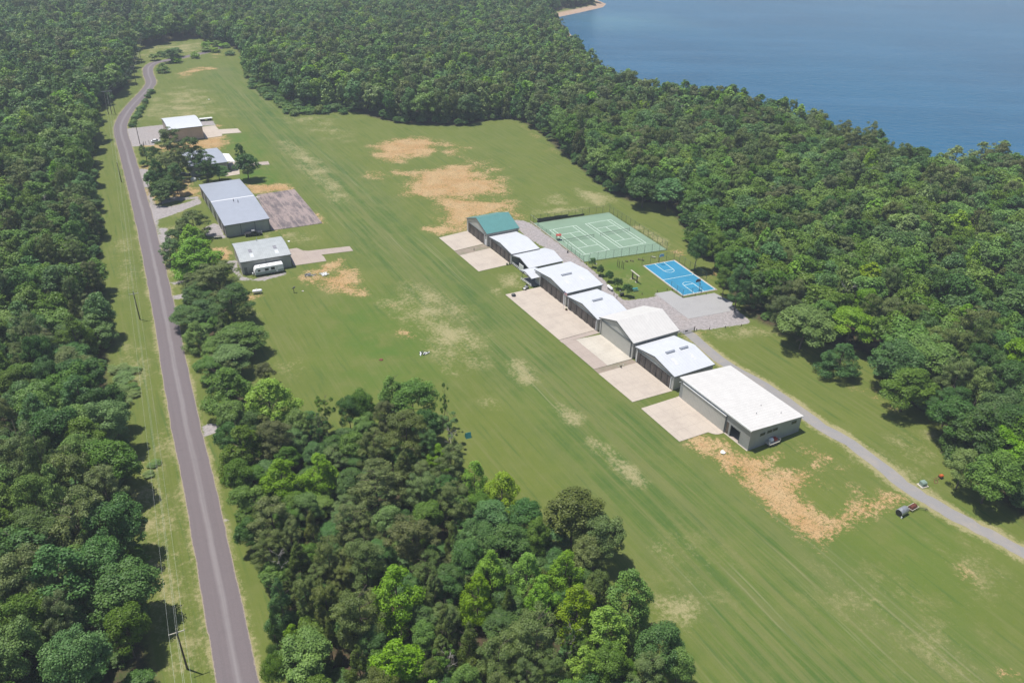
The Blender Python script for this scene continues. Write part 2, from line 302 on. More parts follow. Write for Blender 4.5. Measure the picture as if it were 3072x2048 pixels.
D = [('b',[(225,1010),(290,985),(400,955),(550,950),(650,975),(640,1040),(520,1080),(420,1080),(400,1110),(330,1115),(260,1070)],2.5,1),
 ('b',[(670,990),(800,990),(870,1020),(800,1040),(810,1080),(740,1070),(720,1040),(770,1020),(700,1010)],2,.75),
 ('b',[(520,1190),(680,1160),(830,1130),(900,1150),(960,1220),(1080,1235),(1110,1330),(1000,1330),(860,1350),(760,1370),(650,1360),(540,1350),(440,1335),(500,1290),(480,1230)],3,1),
 ('b',[(650,1360),(820,1350),(1000,1385),(1150,1385),(1190,1420),(1100,1450),(1230,1475),(1220,1510),(1150,1460),(900,1490),(865,1566),(780,1580),(690,1500),(700,1430)],2.5,.95),
 ('b',[(830,1100),(960,1100),(1100,1160),(1080,1190),(960,1190),(900,1140)],4,.55),
 ('b',[(190,1195),(260,1185),(300,1215),(270,1232),(210,1215)],2,.8),('b',[(350,1180),(500,1195),(500,1222),(400,1212)],2,.8),
 ('e',[(570,0),(870,0),(860,15),(700,45),(630,25)],1.5,.9),
 ('l',[(1490,660),(1650,600),(1900,500),(1990,470),(2000,540),(1850,600),(1700,670)],1,.95),
 ('l',[(1650,700),(1900,660),(2050,600),(2150,620),(2200,800),(2300,900),(2280,960),(2100,940),(1900,900),(1700,820),(1400,725)],1.5,.9),
 ('l',[(200,310),(340,300),(415,370),(400,440),(320,490),(230,480)],.8,1),('l',[(640,980),(740,960),(900,960),(780,1000),(680,1050)],.7,.9),
 ('k',[(830,260),(1400,250),(1500,320),(1300,350),(950,360)],1,1),('k',[(1760,640),(1830,670),(1920,790),(1830,770)],.8,.9),('k',[(1250,905),(1400,915),(1350,960),(1280,950)],1,.6),
 ('j',[(350,650),(560,640),(900,590),(1180,545),(1440,510),(1500,600),(1480,690),(1250,680),(900,700),(600,740),(440,660)],1.5,.95),('j',[(1345,345),(1440,370),(1470,410),(1390,410)],1,.9),
 ('a',[(1210,540),(1290,485),(1400,455),(1510,470),(1400,490),(1310,520)],3,.8),('a',[(1480,375),(1500,380),(1500,400),(1480,395)],2,.7),
 ('e',[(-20,285),(60,290),(95,340),(110,400),(140,465),(60,455),(-20,430)],1.5,.75),('e',[(400,715),(460,712),(505,755),(450,755)],1,.85),('e',[(330,525),(365,530),(360,545),(335,545)],.8,.6),
 ('p',[(540,1300),(680,1240),(820,1230),(900,1290),(1120,1300),(1100,1380),(950,1400),(880,1480),(750,1500),(620,1380)],1,.72),
 ('w',[(0,400),(150,410),(320,450),(230,560),(290,700),(500,640),(730,640),(900,600),(950,620),(1100,760),(1180,850),(900,960),(760,900),(850,1080),(1050,1200),(1100,1300),(1300,1400),(1600,1480),(1500,1580),(700,1580),(560,1480),(400,1350),(200,1150),(0,980),(-120,800),(-400,470),(-250,420)],1,.85),
 ('w',[(350,370),(500,310),(570,370),(460,440)],.8,.6),('w',[(850,230),(1100,230),(1430,360),(1400,450),(1180,520),(1200,600),(1050,590),(1000,540),(1090,440),(930,340)],1,.6),
 ('w',[(1380,560),(1480,520),(1640,540),(1560,600),(1430,600)],.8,.5),('w',[(1600,850),(1750,900),(1920,980),(1880,1040),(1700,960)],1,.5),
 ('i',[(150,-20),(300,-40),(620,40),(560,150),(700,180),(900,190),(860,250),(650,290),(450,200)],.5,.8),
 ('i',[(215,25),(330,60),(440,180),(600,300),(900,430),(1000,470),(940,610),(830,545),(640,400),(450,230)],.7,1),
 ('i',[(840,500),(1000,450),(1200,350),(1400,280),(1500,290),(1350,350),(1150,450),(1000,560),(940,610),(830,550)],1.2,1),
 ('i',[(2200,1490),(2300,1510),(2280,1540),(2210,1530)],.6,.8),('i',[(1900,740),(1960,800),(1990,860),(1920,850)],1.2,.45),
 ('q',[(1210,340),(1400,330),(1500,360),(1350,400),(1250,380)],1,.7),('q',[(1740,640),(1920,610),(1900,690),(1760,710)],1,.9),
 ('a',[(75,925),(150,910),(180,930),(140,970),(90,970)],2,1),('u',[(70,95),(260,95),(270,150),(90,150)],.7,.8),('u',[(190,500),(330,520),(420,760),(300,860),(250,800)],.7,.85),
 ('u',[(1050,480),(1170,500),(1200,640),(1000,650),(700,700),(620,600)],1.5,.85),('u',[(850,300),(1020,300),(1040,520),(840,520)],1,.6),
 ('b',[(1240,870),(1320,900),(1500,1060),(1480,1090),(1380,990),(1290,930)],2,.4),
 ('f',[(1180,1100),(1300,1120),(1440,1240),(1400,1250),(1250,1150)],1.5,.5),('f',[(80,700),(160,690),(160,740),(110,750)],1,.5)]
for k, pts, fe, st in D: paint('dirt', k, pts, fe*2.4+1, st)
for k, pts, fe, st in [('b',[(1640,1310),(1740,1330),(1860,1380),(1780,1410),(1700,1370)],2,1),('b',[(1420,1400),(1530,1390),(1500,1350),(1440,1370)],3,.8),
 ('t',[(380,110),(850,40),(1230,30),(1000,80),(600,120)],1.5,1),('a',[(960,810),(1100,650),(1250,600),(1380,620),(1500,760),(1540,780),(1300,800),(1000,830)],8,.55),
 ('e',[(1180,920),(1240,930),(1320,1040),(1280,1060),(1200,1000)],1.5,.9),('e',[(1480,1225),(1560,1240),(1630,1310),(1600,1340)],1.2,.9),('e',[(1720,1460),(1800,1500),(1880,1566),(1860,1590),(1790,1550)],1,.9),
 ('h',[(1840,0),(1900,30),(2010,110),(2080,200),(2030,190),(1930,100)],1,1),('h',[(2120,590),(2230,600),(2240,670),(2150,680)],1.2,.7),('h',[(2170,1080),(2352,1000),(2420,1060),(2352,1160),(2200,1130)],2,.9),
 ('e',[(1130,340),(1230,330),(1230,400),(1150,400)],1.5,.7),('e',[(1040,420),(1090,420),(1080,470),(1040,460)],1,.6),('l',[(640,1040),(720,1080),(790,1250),(760,1300),(700,1200)],1.5,.6),
 ('e',[(540,430),(700,560),(900,800),(880,900),(760,850),(560,650),(470,500)],5,.85),('e',[(280,500),(350,480),(480,620),(520,680),(440,640),(370,580)],2,.7),
 ('e',[(980,1190),(1030,1190),(1070,1250),(1020,1230)],1,.7),('e',[(690,950),(740,960),(780,1000),(720,1000)],1,.7),('e',[(590,830),(640,850),(660,880),(610,870)],1,.7),
 ('a',[(1950,980),(2060,1040),(2200,1150),(2352,1340),(2352,1400),(2180,1220),(2020,1070)],3,.8),('a',[(1980,800),(2150,800),(2352,900),(2352,960),(2100,860)],6,.55),
 ('q',[(700,0),(820,0),(1180,200),(1160,330),(1000,180)],1,.9),('d',[(1120,180),(1220,210),(1340,330),(1180,330),(1140,270)],1.5,.9),('d',[(1160,370),(1340,350),(1340,380),(1170,420)],1,.6),
 ('d',[(1930,930),(2050,920),(2070,980),(1960,1010)],2,.5),('f',[(150,690),(500,670),(740,770),(700,800),(500,740),(250,760)],2,.55),('f',[(1500,1480),(1700,1440),(1720,1560),(1560,1566)],3,.6),
 ('i',[(1200,0),(1350,0),(1500,80),(1640,160),(1560,170),(1380,100)],3,.6),('j',[(280,250),(600,140),(1100,90),(1400,150),(1480,190),(1100,230),(600,260)],5,.6),
 ('u',[(640,820),(920,800),(900,900),(700,960)],2,.7),('u',[(380,1180),(700,1180),(560,1566),(440,1566)],2,.9),('a',[(1020,330),(1380,290),(1370,350),(1240,370),(1130,330),(1000,400)],6,.7),
 ('i',[(1080,900),(1450,980),(1500,1180),(1250,1080)],8,.45),('i',[(1600,1200),(1800,1250),(1950,1450),(1700,1400)],6,.45),('i',[(1850,650),(2100,700),(2150,950),(1950,980)],7,.4),('i',[(0,600),(180,750),(160,950),(0,900)],6,.4),
 ('n',[(45,360),(250,350),(290,510),(80,500)],1.2,.8),('k',[(1080,900),(1500,900),(1900,1000),(1700,1100),(1200,980)],3,.5),('k',[(1100,925),(1130,925),(1160,1000),(1130,1005)],.5,.9)]: paint('dry', k, pts, fe*2.2+1, st)
for k, pts, fe, st in [('m',[(1110,280),(1260,290),(1370,320),(2120,880),('q',60,560),('q',240,700),('q',400,860),('q',520,1010),('q',600,1045),('q',1010,985),('q',1010,940),('q',1240,905),('q',1400,1010),('q',1850,930),('q',2060,1060),('q',2352,1340),('q',2340,1370),('q',1760,1450),('q',1640,1450),('q',1340,1500),('q',840,1120),('q',600,1180),('q',180,880),('n',850,140),('n',700,0),('m',1330,540),('m',1190,390)],.7,1),
 ('j',[(100,405),(600,352),(680,400),(560,560),(470,640),(350,640),(130,665)],1,1),('j',[(1090,305),(1310,300),(1360,355),(1140,370)],1,1),
 ('u',[(80,150),(240,170),(300,480),(170,480),(150,470)],1,1),('u',[(370,800),(640,830),(760,800),(1150,680),(1200,760),(700,960),(560,1010),(370,1060),(330,900)],1,1.1),('u',[(1440,1120),(1500,1150),(1640,1380),(1300,1340),(1240,1200)],1,1.1),
 ('u',[(600,650),(1150,640),(1180,680),(700,740),(420,800)],1,.7),('l',[(300,490),(520,470),(580,660),(600,700),(760,740),(1200,640),(1220,680),(900,760),(560,760),(400,560)],1,.85),
 ('d',[(1150,380),(1260,360),(1320,350),(1310,370),(1200,395)],.8,.8),('d',[(1185,470),(1270,455),(1330,455),(1320,480),(1190,500)],.8,.9),('d',[(1385,1365),(1460,1345),(1520,1360),(1490,1410),(1400,1445)],.8,1),
 ('j',[(1530,860),(1620,850),(1650,900),(1640,1000),(1590,1000),(1500,900)],1,.9),('g',[(1510,420),(1580,430),(1580,450),(1520,445)],.6,.8)]: paint('gravel', k, pts, fe, st)
paint('gravel', 'u', [(240,480),(380,760),(430,1100),(520,1560),(330,1300),(280,900)], 1.5, .9)
paint('gravel', 'd', [(1075,0),(1160,0),(1180,180),(1130,170)], 1.5, .9)
paint('lush', 'j', [(1440,520),(1760,480),(1900,560),(2050,740),(2000,800),(1700,640),(1500,700)], 6, .9)
paint('lush', 'j', [(1500,1080),(1700,1040),(1960,930),(2160,940),(2352,1190),(1800,1210),(1650,1120)], 4, .8)
paint('lush', 'e', [(20,560),(260,480),(400,680),(560,800),(560,1000),(200,1080),(0,900)], 12, .8)
paint('lush', 'q', [(170,520),(820,420),(860,560),(1200,900),(900,940),(600,980),(300,700)], 3, .6)
paint('lush', 'i', [(1150,620),(1500,430),(1900,520),(1800,1100),(1400,900)], 14, .5)
paint('strip', 'a', [(1400,520),(1560,440),(1640,480),(1960,800),('b',0,1090),('b',200,1250),('b',400,1430),('e',560,5),('e',720,140),('e',1000,400),('e',1130,470),('e',1620,960),('e',2060,1250),('i',100,20),('i',900,600),('i',1500,1000),('i',2352,1500),('i',2352,2400),('i',400,2400),('h',2352,1000),('h',1950,560),('h',1500,0),('e',1250,1250),('e',950,860),('e',560,520),('e',200,260),('e',20,60),('a',2100,1300),('a',1800,950),('a',1560,700)], 6, 1.)
for k, pts, st in [('g',[(960,20),(1080,60),(1180,480),(1240,900),(1260,1300),(1120,1330),(1080,1000),(1020,500)],.62),('g',[(980,280),(1060,300),(1050,480),(990,470)],.9),('g',[(1030,740),(1110,760),(1180,1020),(1060,1000)],.85),('g',[(1180,1240),(1290,1260),(1300,1500),(1200,1450)],.7),('d',[(1110,1370),(1210,1350),(1215,1566),(1140,1560)],.7),('d',[(850,800),(980,830),(1050,1150),(900,1180),(880,1000)],.5),('d',[(800,100),(900,80),(930,420),(850,480),(810,300)],.45),('q',[(640,730),(700,730),(700,760),(650,760)],.8)]: paint('dry', k, pts, 5, st)
# ------------------------------------------------------------------ road, drive
def ribbon(name, mat, cl, width, z, label, rag=0):
    c = [Vector(p) for p in cl]; q = []
    for i in range(len(c)-1):                      # Catmull-Rom
        a, b, d, e = c[max(i-1, 0)], c[i], c[i+1], c[min(i+2, len(c)-1)]; n = max(2, int((d-b).length/3))
        for k in range(n):
            t = k/n; q.append(.5*((2*b)+(d-a)*t+(2*a-5*b+4*d-e)*t*t+(3*b-a-3*d+e)*t**3))
    q.append(c[-1]); v = []; f = []; uv = []; s = 0
    for i, p in enumerate(q):
        if i: s += (p-q[i-1]).length
        d = (q[min(i+1, len(q)-1)]-q[max(i-1, 0)]).normalized(); nn = Vector((-d.y, d.x)); wd = width if not callable(width) else width(s)
        for u in (0, .5, 1):
            j = rnd.uniform(-rag, rag) if u != .5 else 0; pp = p+nn*(.5-u)*wd+nn*j; v.append((pp.x, pp.y, z+(.02 if u == .5 else 0))); uv.append((u, s))
        if i:
            for k in range(2): f.append((3*i+k, 3*i+k-3, 3*i+k-2, 3*i+k+1))
    me = bpy.data.meshes.new(name); me.from_pydata(v, [], f); ul = me.uv_layers.new(name='uv')
    for lp in me.loops: ul.data[lp.index].uv = uv[lp.vertex_index]
    me.materials.append(mat); o = link(bpy.data.objects.new(name, me)); tag(o, label, 'road', kind='structure'); return [(p.x, p.y) for p in q]
le = [('g',1505,1566),('g',1430,1100),('g',1345,600),('g',1240,0),('d',1195,1350),('d',1120,900),('d',1050,500),('d',955,0),('a',880,1250),('a',820,1020),('a',793,900),('a',800,830),('a',850,745),('a',920,670),('a',990,600),('a',1010,560),('a',996,510),('a',992,470),('a',1030,438),('a',1095,423),('a',1240,396),('a',1380,366),('a',1465,346),('a',1540,318)]
ri = [('g',1770,1566),('g',1670,1100),('g',1558,600),('g',1415,0),('d',1358,1350),('d',1262,900),('d',1180,500),('d',1060,0),('a',972,1250),('a',905,1020),('a',870,920),('a',880,850),('a',930,760),('a',995,685),('a',1058,605),('a',1070,565),('a',1048,512),('a',1052,465),('a',1080,440),('a',1105,430),('a',1245,404),('a',1380,376),('a',1468,353),('a',1540,326)]
cl = [((at(*l_)+at(*r_))/2).to_2d() for l_, r_ in zip(le, ri)]; d0 = (cl[0]-cl[1]).normalized(); cl = [cl[0]+d0*80]+cl
cl += [cl[-1]+Vector((12, 25)), cl[-1]+Vector((15, 60))]
ROAD = ribbon('road', M['road'], cl, 6.3, .03, 'long narrow purplish grey asphalt road running along the left wood', .12)
stroke('dry', 'x', ROAD, 7.4, 1, .7, True)
dr = [('f',20,712),('f',60,745),('f',180,850),('f',330,955),('f',560,1088),('f',760,1228),('f',960,1372),('f',1150,1482),('v',60,70),('v',330,290),('v',560,440),('v',760,565),('v',1000,705),('v',1250,850),('v',1600,1040),('v',1900,1190),('v',2150,1330),('v',2400,1450)]
DRIVE = ribbon('gravel_drive', M['drive'], [at(*p).to_2d() for p in dr], 3.3, .02, 'narrow grey drive running past the hangars down to the lower right', .3)
stroke('dry', 'x', DRIVE, 5.6, 1.2, .95, True)
# forest zones (trunk positions)
LEFT_EDGE = [('x',-60,2300),('g',1010,1566),('g',950,1280),('g',940,1100),('g',880,760),('g',850,450),('d',820,1480),('d',760,1300),('d',720,1100),('d',700,950),('d',730,800),('d',690,600),('d',660,300),('d',670,100),('a',640,1400),('a',620,1200),('a',640,1000),('a',630,860),('a',640,770),('a',760,690),('a',880,570),('a',915,430),('a',930,345),('a',1000,330),('a',1120,298),('a',1270,272),('a',1390,262),('a',1420,300),('a',1500,318),('a',1600,318),('a',1660,350),('a',1700,440),('a',1740,520),('a',1850,610),('a',1960,680),('a',2030,745),('a',2200,745),('b',0,748),('b',130,775),('b',300,825),('b',450,850),('b',700,862),('b',850,862),('b',950,838),('b',1160,812),('b',1270,840),('b',1380,910),('b',1500,1020),('b',1620,1120),('b',1740,1220),('b',1870,1330),('b',2000,1380),('b',2250,1400),('q',1500,60),('q',1560,330),('q',1800,450),('q',2000,560),('q',2060,750),('q',2080,900),('q',2352,1150),('f',420,560),('f',560,650),('f',720,700),('f',900,740),('f',1050,800),('f',1250,850),('f',1400,960),('f',1420,1080),('f',1560,1200),('f',1780,1290),('f',1880,1450),('i',1960,60),('i',2100,200),('i',2352,400),('x',3300,1750)]
EDGE = [at(*p).to_2d() for p in LEFT_EDGE]
FOR = EDGE+[Vector((400, 100)), Vector((420, 332))]+[Vector(p) for p in [(240,340),(206,334),(186,328),(172,342),(164,362),(152,390),(144,412),(122,440),(98,452),(74,464),(54,484),(50,540),(38,600),(30,700),(20,805),(46,845),(72,880),(80,905),(0,1200)]]+[Vector((-800, 1200)), Vector((-800, 60))]
masks['litter'] = np.clip(sdist(P2, [tuple(p) for p in FOR])/4*.5+.62, 0, 1)
HOLES = [poly('a', [(60,890),(200,890),(200,960),(60,975)]), poly('a', [(810,150),(950,140),(965,330),(925,330),(880,270),(830,240)]), poly('a', [(975,172),(1040,172),(1045,255),(975,250)]), poly('a', [(435,165),(565,165),(565,255),(435,250)]), poly('a', [(240,640),(310,640),(310,720),(240,720)]), poly('c', [(70,1380),(200,1380),(200,1500),(70,1500)]), poly('f', [(1240,800),(1360,800),(1350,960),(1250,960)]), poly('c', [(2310,1180),(2352,1180),(2352,1360),(2310,1340)])]
for h in HOLES[1:2]+HOLES[5:6]:
    masks['litter'] = np.minimum(masks['litter'], np.clip(-sdist(P2, h)/4, 0, 1))
# soil under the clump trees in the lower middle
CL = [('d',1260,180),('d',1440,250),('d',1560,640),('d',1660,900),('d',1700,1150),('d',1900,1330),('e',60,1450),('e',560,1480),('h',760,130),('h',960,330),('h',1400,560),('h',1800,760),('h',1880,1200),('h',2100,1566),('x',2150,2300),('x',900,2300),('g',1960,1566),('g',1880,1100),('g',1830,850),('g',1650,560),('g',1620,300),('d',1600,1500),('d',1520,1200),('d',1430,900),('d',1320,700),('d',1240,300)]
masks['litter'] = np.maximum(masks['litter'], np.clip(sdist(P2, [tuple(at(*p).to_2d()) for p in CL])/3*.5+.35, 0, .85))
def ground_mat():
    n = N('meadow_and_soil'); co = n.co('Object'); ra = n.map(co, (1, 1, 1), (0, 0, -.513))
    str_ = n.noise(n.map(ra, (.9, .045, 1)), 1., 6, .65); big = n.noise(co, .018, 5, .6); med = n.noise(co, .13, 6, .65); fine = n.noise(co, 1.1, 6, .75); vf = n.noise(co, 5., 4, .7)
    g = n.mix(n.ramp(n.noise(co, .05, 5, .7), .35, .65), (0.062, 0.107, 0.019), (0.094, 0.132, 0.024))
    st = n.attr('strip'); lng = n.noise(n.map(ra, (.35, .006, 1)), 1., 5, .7)
    g = n.mix(n.math('MULTIPLY', n.math('SUBTRACT', 1., st), .6), g, (0.118, 0.134, 0.026))
    g = n.mix(n.math('MULTIPLY', st, n.ramp(lng, .42, .60, 0, .75)), g, (0.126, 0.138, 0.045))
    g = n.mix(n.math('MULTIPLY', st, n.ramp(lng, .48, .36, 0, .5)), g, (0.044, 0.087, 0.024))
    sx = n.n('ShaderNodeSeparateXYZ'); n.l(ra, sx.inputs[0]); wob = n.math('MULTIPLY', n.noise(n.map(ra, (.02, .01, 1)), 1., 3), 9.); tx = n.math('ADD', sx.outputs[0], wob)
    for per, off in ((9.7, 0.), (9.7, 1.75), (23., 4.)):
        tr = n.ramp(n.math('ABSOLUTE', n.math('SUBTRACT', n.math('FRACT', n.math('DIVIDE', n.math('ADD', tx, off), per)), .5)), .28/per, .10/per)
        g = n.mix(n.math('MULTIPLY', n.math('MULTIPLY', st, tr), n.ramp(n.noise(n.map(ra, (.05, .012, 1)), 1., 4), .48, .62, 0, .55)), g, (0.201, 0.199, 0.103))
    g = n.mix(n.math('MULTIPLY', n.ramp(med, .45, .7), .5), g, (0.126, 0.142, 0.039))
    g = n.mix(n.math('MULTIPLY', n.ramp(str_, .50, .68), .55), g, (0.141, 0.150, 0.049))
    g = n.mix(n.math('MULTIPLY', n.ramp(str_, .46, .33), .5), g, (0.043, 0.091, 0.019))
    g = n.mix(n.math('MULTIPLY', n.attr('lush'), n.ramp(med, .7, .35)), g, (0.057, 0.123, 0.014))
    g = n.mix(n.math('MULTIPLY', n.ramp(fine, .52, .78), .32), g, (0.165, 0.168, 0.063))
    g = n.mix(n.math('MULTIPLY', n.ramp(vf, .5, .8), .35), g, (0.051, 0.090, 0.017))
    def msk(a, k1, k2, soft):
        x = n.math('ADD', n.math('MULTIPLY', n.math('SUBTRACT', fine, .5), k1), n.math('MULTIPLY', n.math('SUBTRACT', med, .5), k2))
        return n.math('MULTIPLY', n.ramp(n.math('ADD', n.attr(a), x), .5-soft, .5+soft), n.ramp(n.attr(a), .03, .35))
    dryc = n.mix(n.ramp(vf, .4, .65), (.40, .33, .19), (.26, .235, .12))
    c = n.mix(n.math('MULTIPLY', msk('dry', 2.0, 1.8, .34), .62), g, dryc)
    dirt = n.mix(n.ramp(med, .35, .65), (.38, .225, .10), (.41, .28, .145)); dirt = n.mix(n.math('MULTIPLY', n.ramp(n.noise(co, .35, 4), .55, .75), .6), dirt, (.33, .145, .07))
    v = n.n('ShaderNodeTexNoise'); n.l(n.map(co, (1.7, 1.7, 1)), v.inputs['Vector']); v.inputs['Scale'].default_value = .7; v.inputs['Detail'].default_value = 5; v.inputs['Distortion'].default_value = 1.2
    crk = n.ramp(n.math('ABSOLUTE', n.math('SUBTRACT', v.outputs[0], .5)), .04, .008)
    dirt = n.mix(n.math('MULTIPLY', crk, .85), dirt, (.12, .11, .045))
    c = n.mix(n.math('MULTIPLY', msk('dirt', 2.3, 2.1, .2), .96), c, dirt)
    gr = n.mix(n.ramp(fine, .35, .65), (.22, .20, .195), (.33, .30, .295)); gr = n.mix(n.math('MULTIPLY', n.ramp(med, .5, .75), .4), gr, (.29, .235, .20))
    c = n.mix(msk('gravel', 1.3, 1.2, .13), c, gr)
    lit = n.mix(n.ramp(fine, .4, .65), (.075, .05, .03), (.035, .045, .016)); lit = n.mix(n.math('MULTIPLY', n.ramp(med, .5, .7), .7), lit, (.05, .08, .02))
    c = n.mix(msk('litter', .7, .8, .2), c, lit)
    sep = n.n('ShaderNodeSeparateXYZ'); n.l(co, sep.inputs[0]); c = n.mix(n.ramp(sep.outputs[2], -.3, -1.4), c, n.mix(n.ramp(fine, .4, .6), (.30, .19, .13), (.42, .33, .25)))
    n.col(c); n.rough(.95, 0, .2); n.bump(n.math('ADD', fine, n.math('MULTIPLY', vf, .5)), .6, .12); return n.m
nx, ny = len(xs), len(ys); me = bpy.data.meshes.new('ground'); nf = (nx-1)*(ny-1)
me.vertices.add(nx*ny); me.vertices.foreach_set('co', np.stack([P2[:, 0], P2[:, 1], gz], 1).ravel())
ii = (np.arange(ny-1)[:, None]*nx+np.arange(nx-1)[None]).ravel(); fi = np.stack([ii, ii+1, ii+nx+1, ii+nx], 1).astype(np.int32)
me.loops.add(nf*4); me.polygons.add(nf); me.loops.foreach_set('vertex_index', fi.ravel()); me.polygons.foreach_set('loop_start', np.arange(0, nf*4, 4, dtype=np.int32)); me.polygons.foreach_set('loop_total', np.full(nf, 4, np.int32))
me.update(calc_edges=True)
for k, a in masks.items():
    at_ = me.attributes.new(k, 'FLOAT', 'POINT'); at_.data.foreach_set('value', a.astype(np.float32))
me.materials.append(ground_mat()); go = link(bpy.data.objects.new('ground', me)); tag(go, 'mown airstrip meadow with bare orange soil patches and woodland floor', 'ground', kind='structure')
# lake
def lake_mat():
    n = N('lake_water'); co = n.co(); b = n.noise(n.map(co, (.5, 1.3, 1), (0, 0, .15)), .55, 4, .6); b2 = n.noise(n.map(co, (1, 2.2, 1), (0, 0, -.1)), .13, 3)
    big = n.noise(co, .006, 4); c = n.mix(n.ramp(big, .3, .7), (.004, .066, .140), (.006, .086, .172))
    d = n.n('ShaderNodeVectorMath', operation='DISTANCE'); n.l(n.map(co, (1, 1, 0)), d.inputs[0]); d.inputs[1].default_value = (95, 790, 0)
    c = n.mix(n.math('MULTIPLY', n.ramp(n.math('ADD', d.outputs['Value'], n.math('MULTIPLY', n.noise(co, .02, 5), 90.)), 150, 20), .6), c, (.07, .19, .24)); wind = n.noise(n.map(co, (.3, 1.6, 1), (0, 0, .1)), .02, 5, .6); c = n.mix(n.math('MULTIPLY', n.ramp(wind, .45, .65), .35), c, (.03, .12, .22))  # paler towards the cove: turquoise shallows plus a glint painted into the water colour
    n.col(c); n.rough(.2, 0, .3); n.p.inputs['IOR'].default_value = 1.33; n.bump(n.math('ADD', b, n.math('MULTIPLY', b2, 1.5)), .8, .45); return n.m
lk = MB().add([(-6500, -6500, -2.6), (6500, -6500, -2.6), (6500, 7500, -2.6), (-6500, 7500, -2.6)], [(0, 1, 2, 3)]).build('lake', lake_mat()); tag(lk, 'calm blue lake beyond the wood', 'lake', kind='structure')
# ------------------------------------------------------------------ slabs
def sheet(name, k, pts, mat, z, label, cat='apron', thick=.3):
    p = poly(k, pts); o = MB().slab(p, z-thick, z).build(name, mat); return tag(o, label, cat, kind='structure')
sheet('concrete_apron', 'm', [(80,535),(490,435),(740,615),(300,720)], M['conc'], .10, 'pale concrete apron before the teal roofed hangar')
sheet('soil_strip', 'm', [(300,723),(740,620),(800,677),(372,788)], M['soil_strip'], .04, 'brown soil strip between the two farthest aprons', 'ground')
sheet('concrete_apron', 'm', [(375,785),(803,680),(1095,905),(640,1010)], M['conc'], .09, 'concrete apron before the second hangar')
sheet('concrete_apron', 'n', [(75,630),(575,520),(960,820),(1345,1130),(835,1270)], M['conc'], .10, 'longest concrete apron, with the fire pit on its corner')
sheet('soil_strip', 'n', [(835,1273),(1345,1133),(1410,1170),(880,1312)], M['conc_pink'], .05, 'dull gravel strip beside the longest apron', 'ground')
sheet('concrete_apron', 'o', [(-56,604),(130,560),(577,926),(385,977)], M['conc_pink'], .09, 'dull pinkish outer slab of the tall cream hangar apron')
sheet('concrete_apron', 'o', [(130,560),(480,490),(925,830),(577,926)], M['conc_new'], .13, 'brightest concrete apron before the tall cream hangar')
sheet('soil_strip', 'o', [(385,980),(577,929),(925,833),(990,883),(450,1038)], M['soil_strip'], .04, 'brown soil strip littered with stones between two aprons', 'ground')
sheet('concrete_apron', 'o', [(450,1040),(990,885),(1492,1282),(930,1440)], M['conc'], .10, 'concrete apron before the hangar with two ridge vents')
sheet('concrete_apron', 'p', [(-126,825),(405,655),(1045,1165),(1000,1182),(960,1190),(920,1189),(880,1181),(820,1160),(415,1292)], M['conc'], .10, 'concrete apron with a curved corner before the flat roofed hangar')
sheet('concrete_apron', 'k', [(985,425),(1000,400),(1520,322),(1740,580),(1850,720),(1915,800),(1510,860),(1195,903),(1150,720)], M['conc_old'], .12, 'large stained brown concrete pad beside the long grey building')
sheet('concrete_apron', 'k', [(1420,1170),(1555,1150),(1640,1185),(1720,1190),(2000,1158),(2300,1125),(2350,1190),(1900,1245),(1940,1275),(1970,1332),(1505,1400)], M['conc_pink'], .08, 'pinkish concrete pad with a narrow tail beside the arched grey shed')
sheet('concrete_apron', 'j', [(1150,385),(1340,362),(1392,415),(1438,485),(1445,510),(1200,545)], M['conc'], .10, 'pale concrete pad beside the tan hangar')
sheet('concrete_path', 'j', [(1395,418),(1660,405),(1715,462),(1437,483)], M['conc'], .08, 'pale concrete strip reaching from the tan hangar pad into the grass', 'path')
sheet('concrete_path', 'j', [(1900,885),(2090,868),(2112,914),(1920,925)], M['conc_pink'], .08, 'short concrete strip in the grass beside the lone pines', 'path')
sheet('concrete_apron', 'j', [(1545,860),(1900,885),(1920,925),(1680,960),(1690,1050),(1480,1083),(1510,1020),(1595,1000)], M['conc'], .07, 'concrete patio beside the low grey house')
sheet('parking_lot', 'q', [(1010,940),(1240,905),(1410,1008),(1850,935),(2110,1065),(2070,1195),(1480,1300),(1330,1190)], M['asphalt_pad'], .04, 'pale asphalt parking lot below the blue court', 'parking')
# ------------------------------------------------------------------ courts
TO = Vector((23.234, 244.768)); TA = .45797; TW = Vector((math.cos(TA), math.sin(TA))); TL = Vector((-math.sin(TA), math.cos(TA)))
sheet('tennis_court', 't', [(352,295),(1680,105),('q',1178,327),(1240,977)], M['court_green'], .10, 'green hard court surface with two tennis courts', 'court')
def lines(o, W_, L_, segs, name, z, w=.10, label='', th=.012):
    b = MB()
    for a, c in segs:
        A = o[0]+o[1]*a[0]+o[2]*a[1]; Bq = o[0]+o[1]*c[0]+o[2]*c[1]; d = (Bq-A).normalized(); q = Vector((-d.y, d.x))*w/2; e = d*w/2
        b.slab([A-q-e, Bq-q+e, Bq+q+e, A+q-e], z-.002, z+th)
    ob = b.build(name, M['line']); return tag(ob, label, 'court lines', kind='structure')
W_, L_ = 10.97, 23.77
seg = [((0,0),(W_,0)),((0,L_),(W_,L_)),((0,0),(0,L_)),((W_,0),(W_,L_)),((1.37,0),(1.37,L_)),((W_-1.37,0),(W_-1.37,L_)),((1.37,5.485),(W_-1.37,5.485)),((1.37,L_-5.485),(W_-1.37,L_-5.485)),((W_/2,5.485),(W_/2,L_-5.485))]
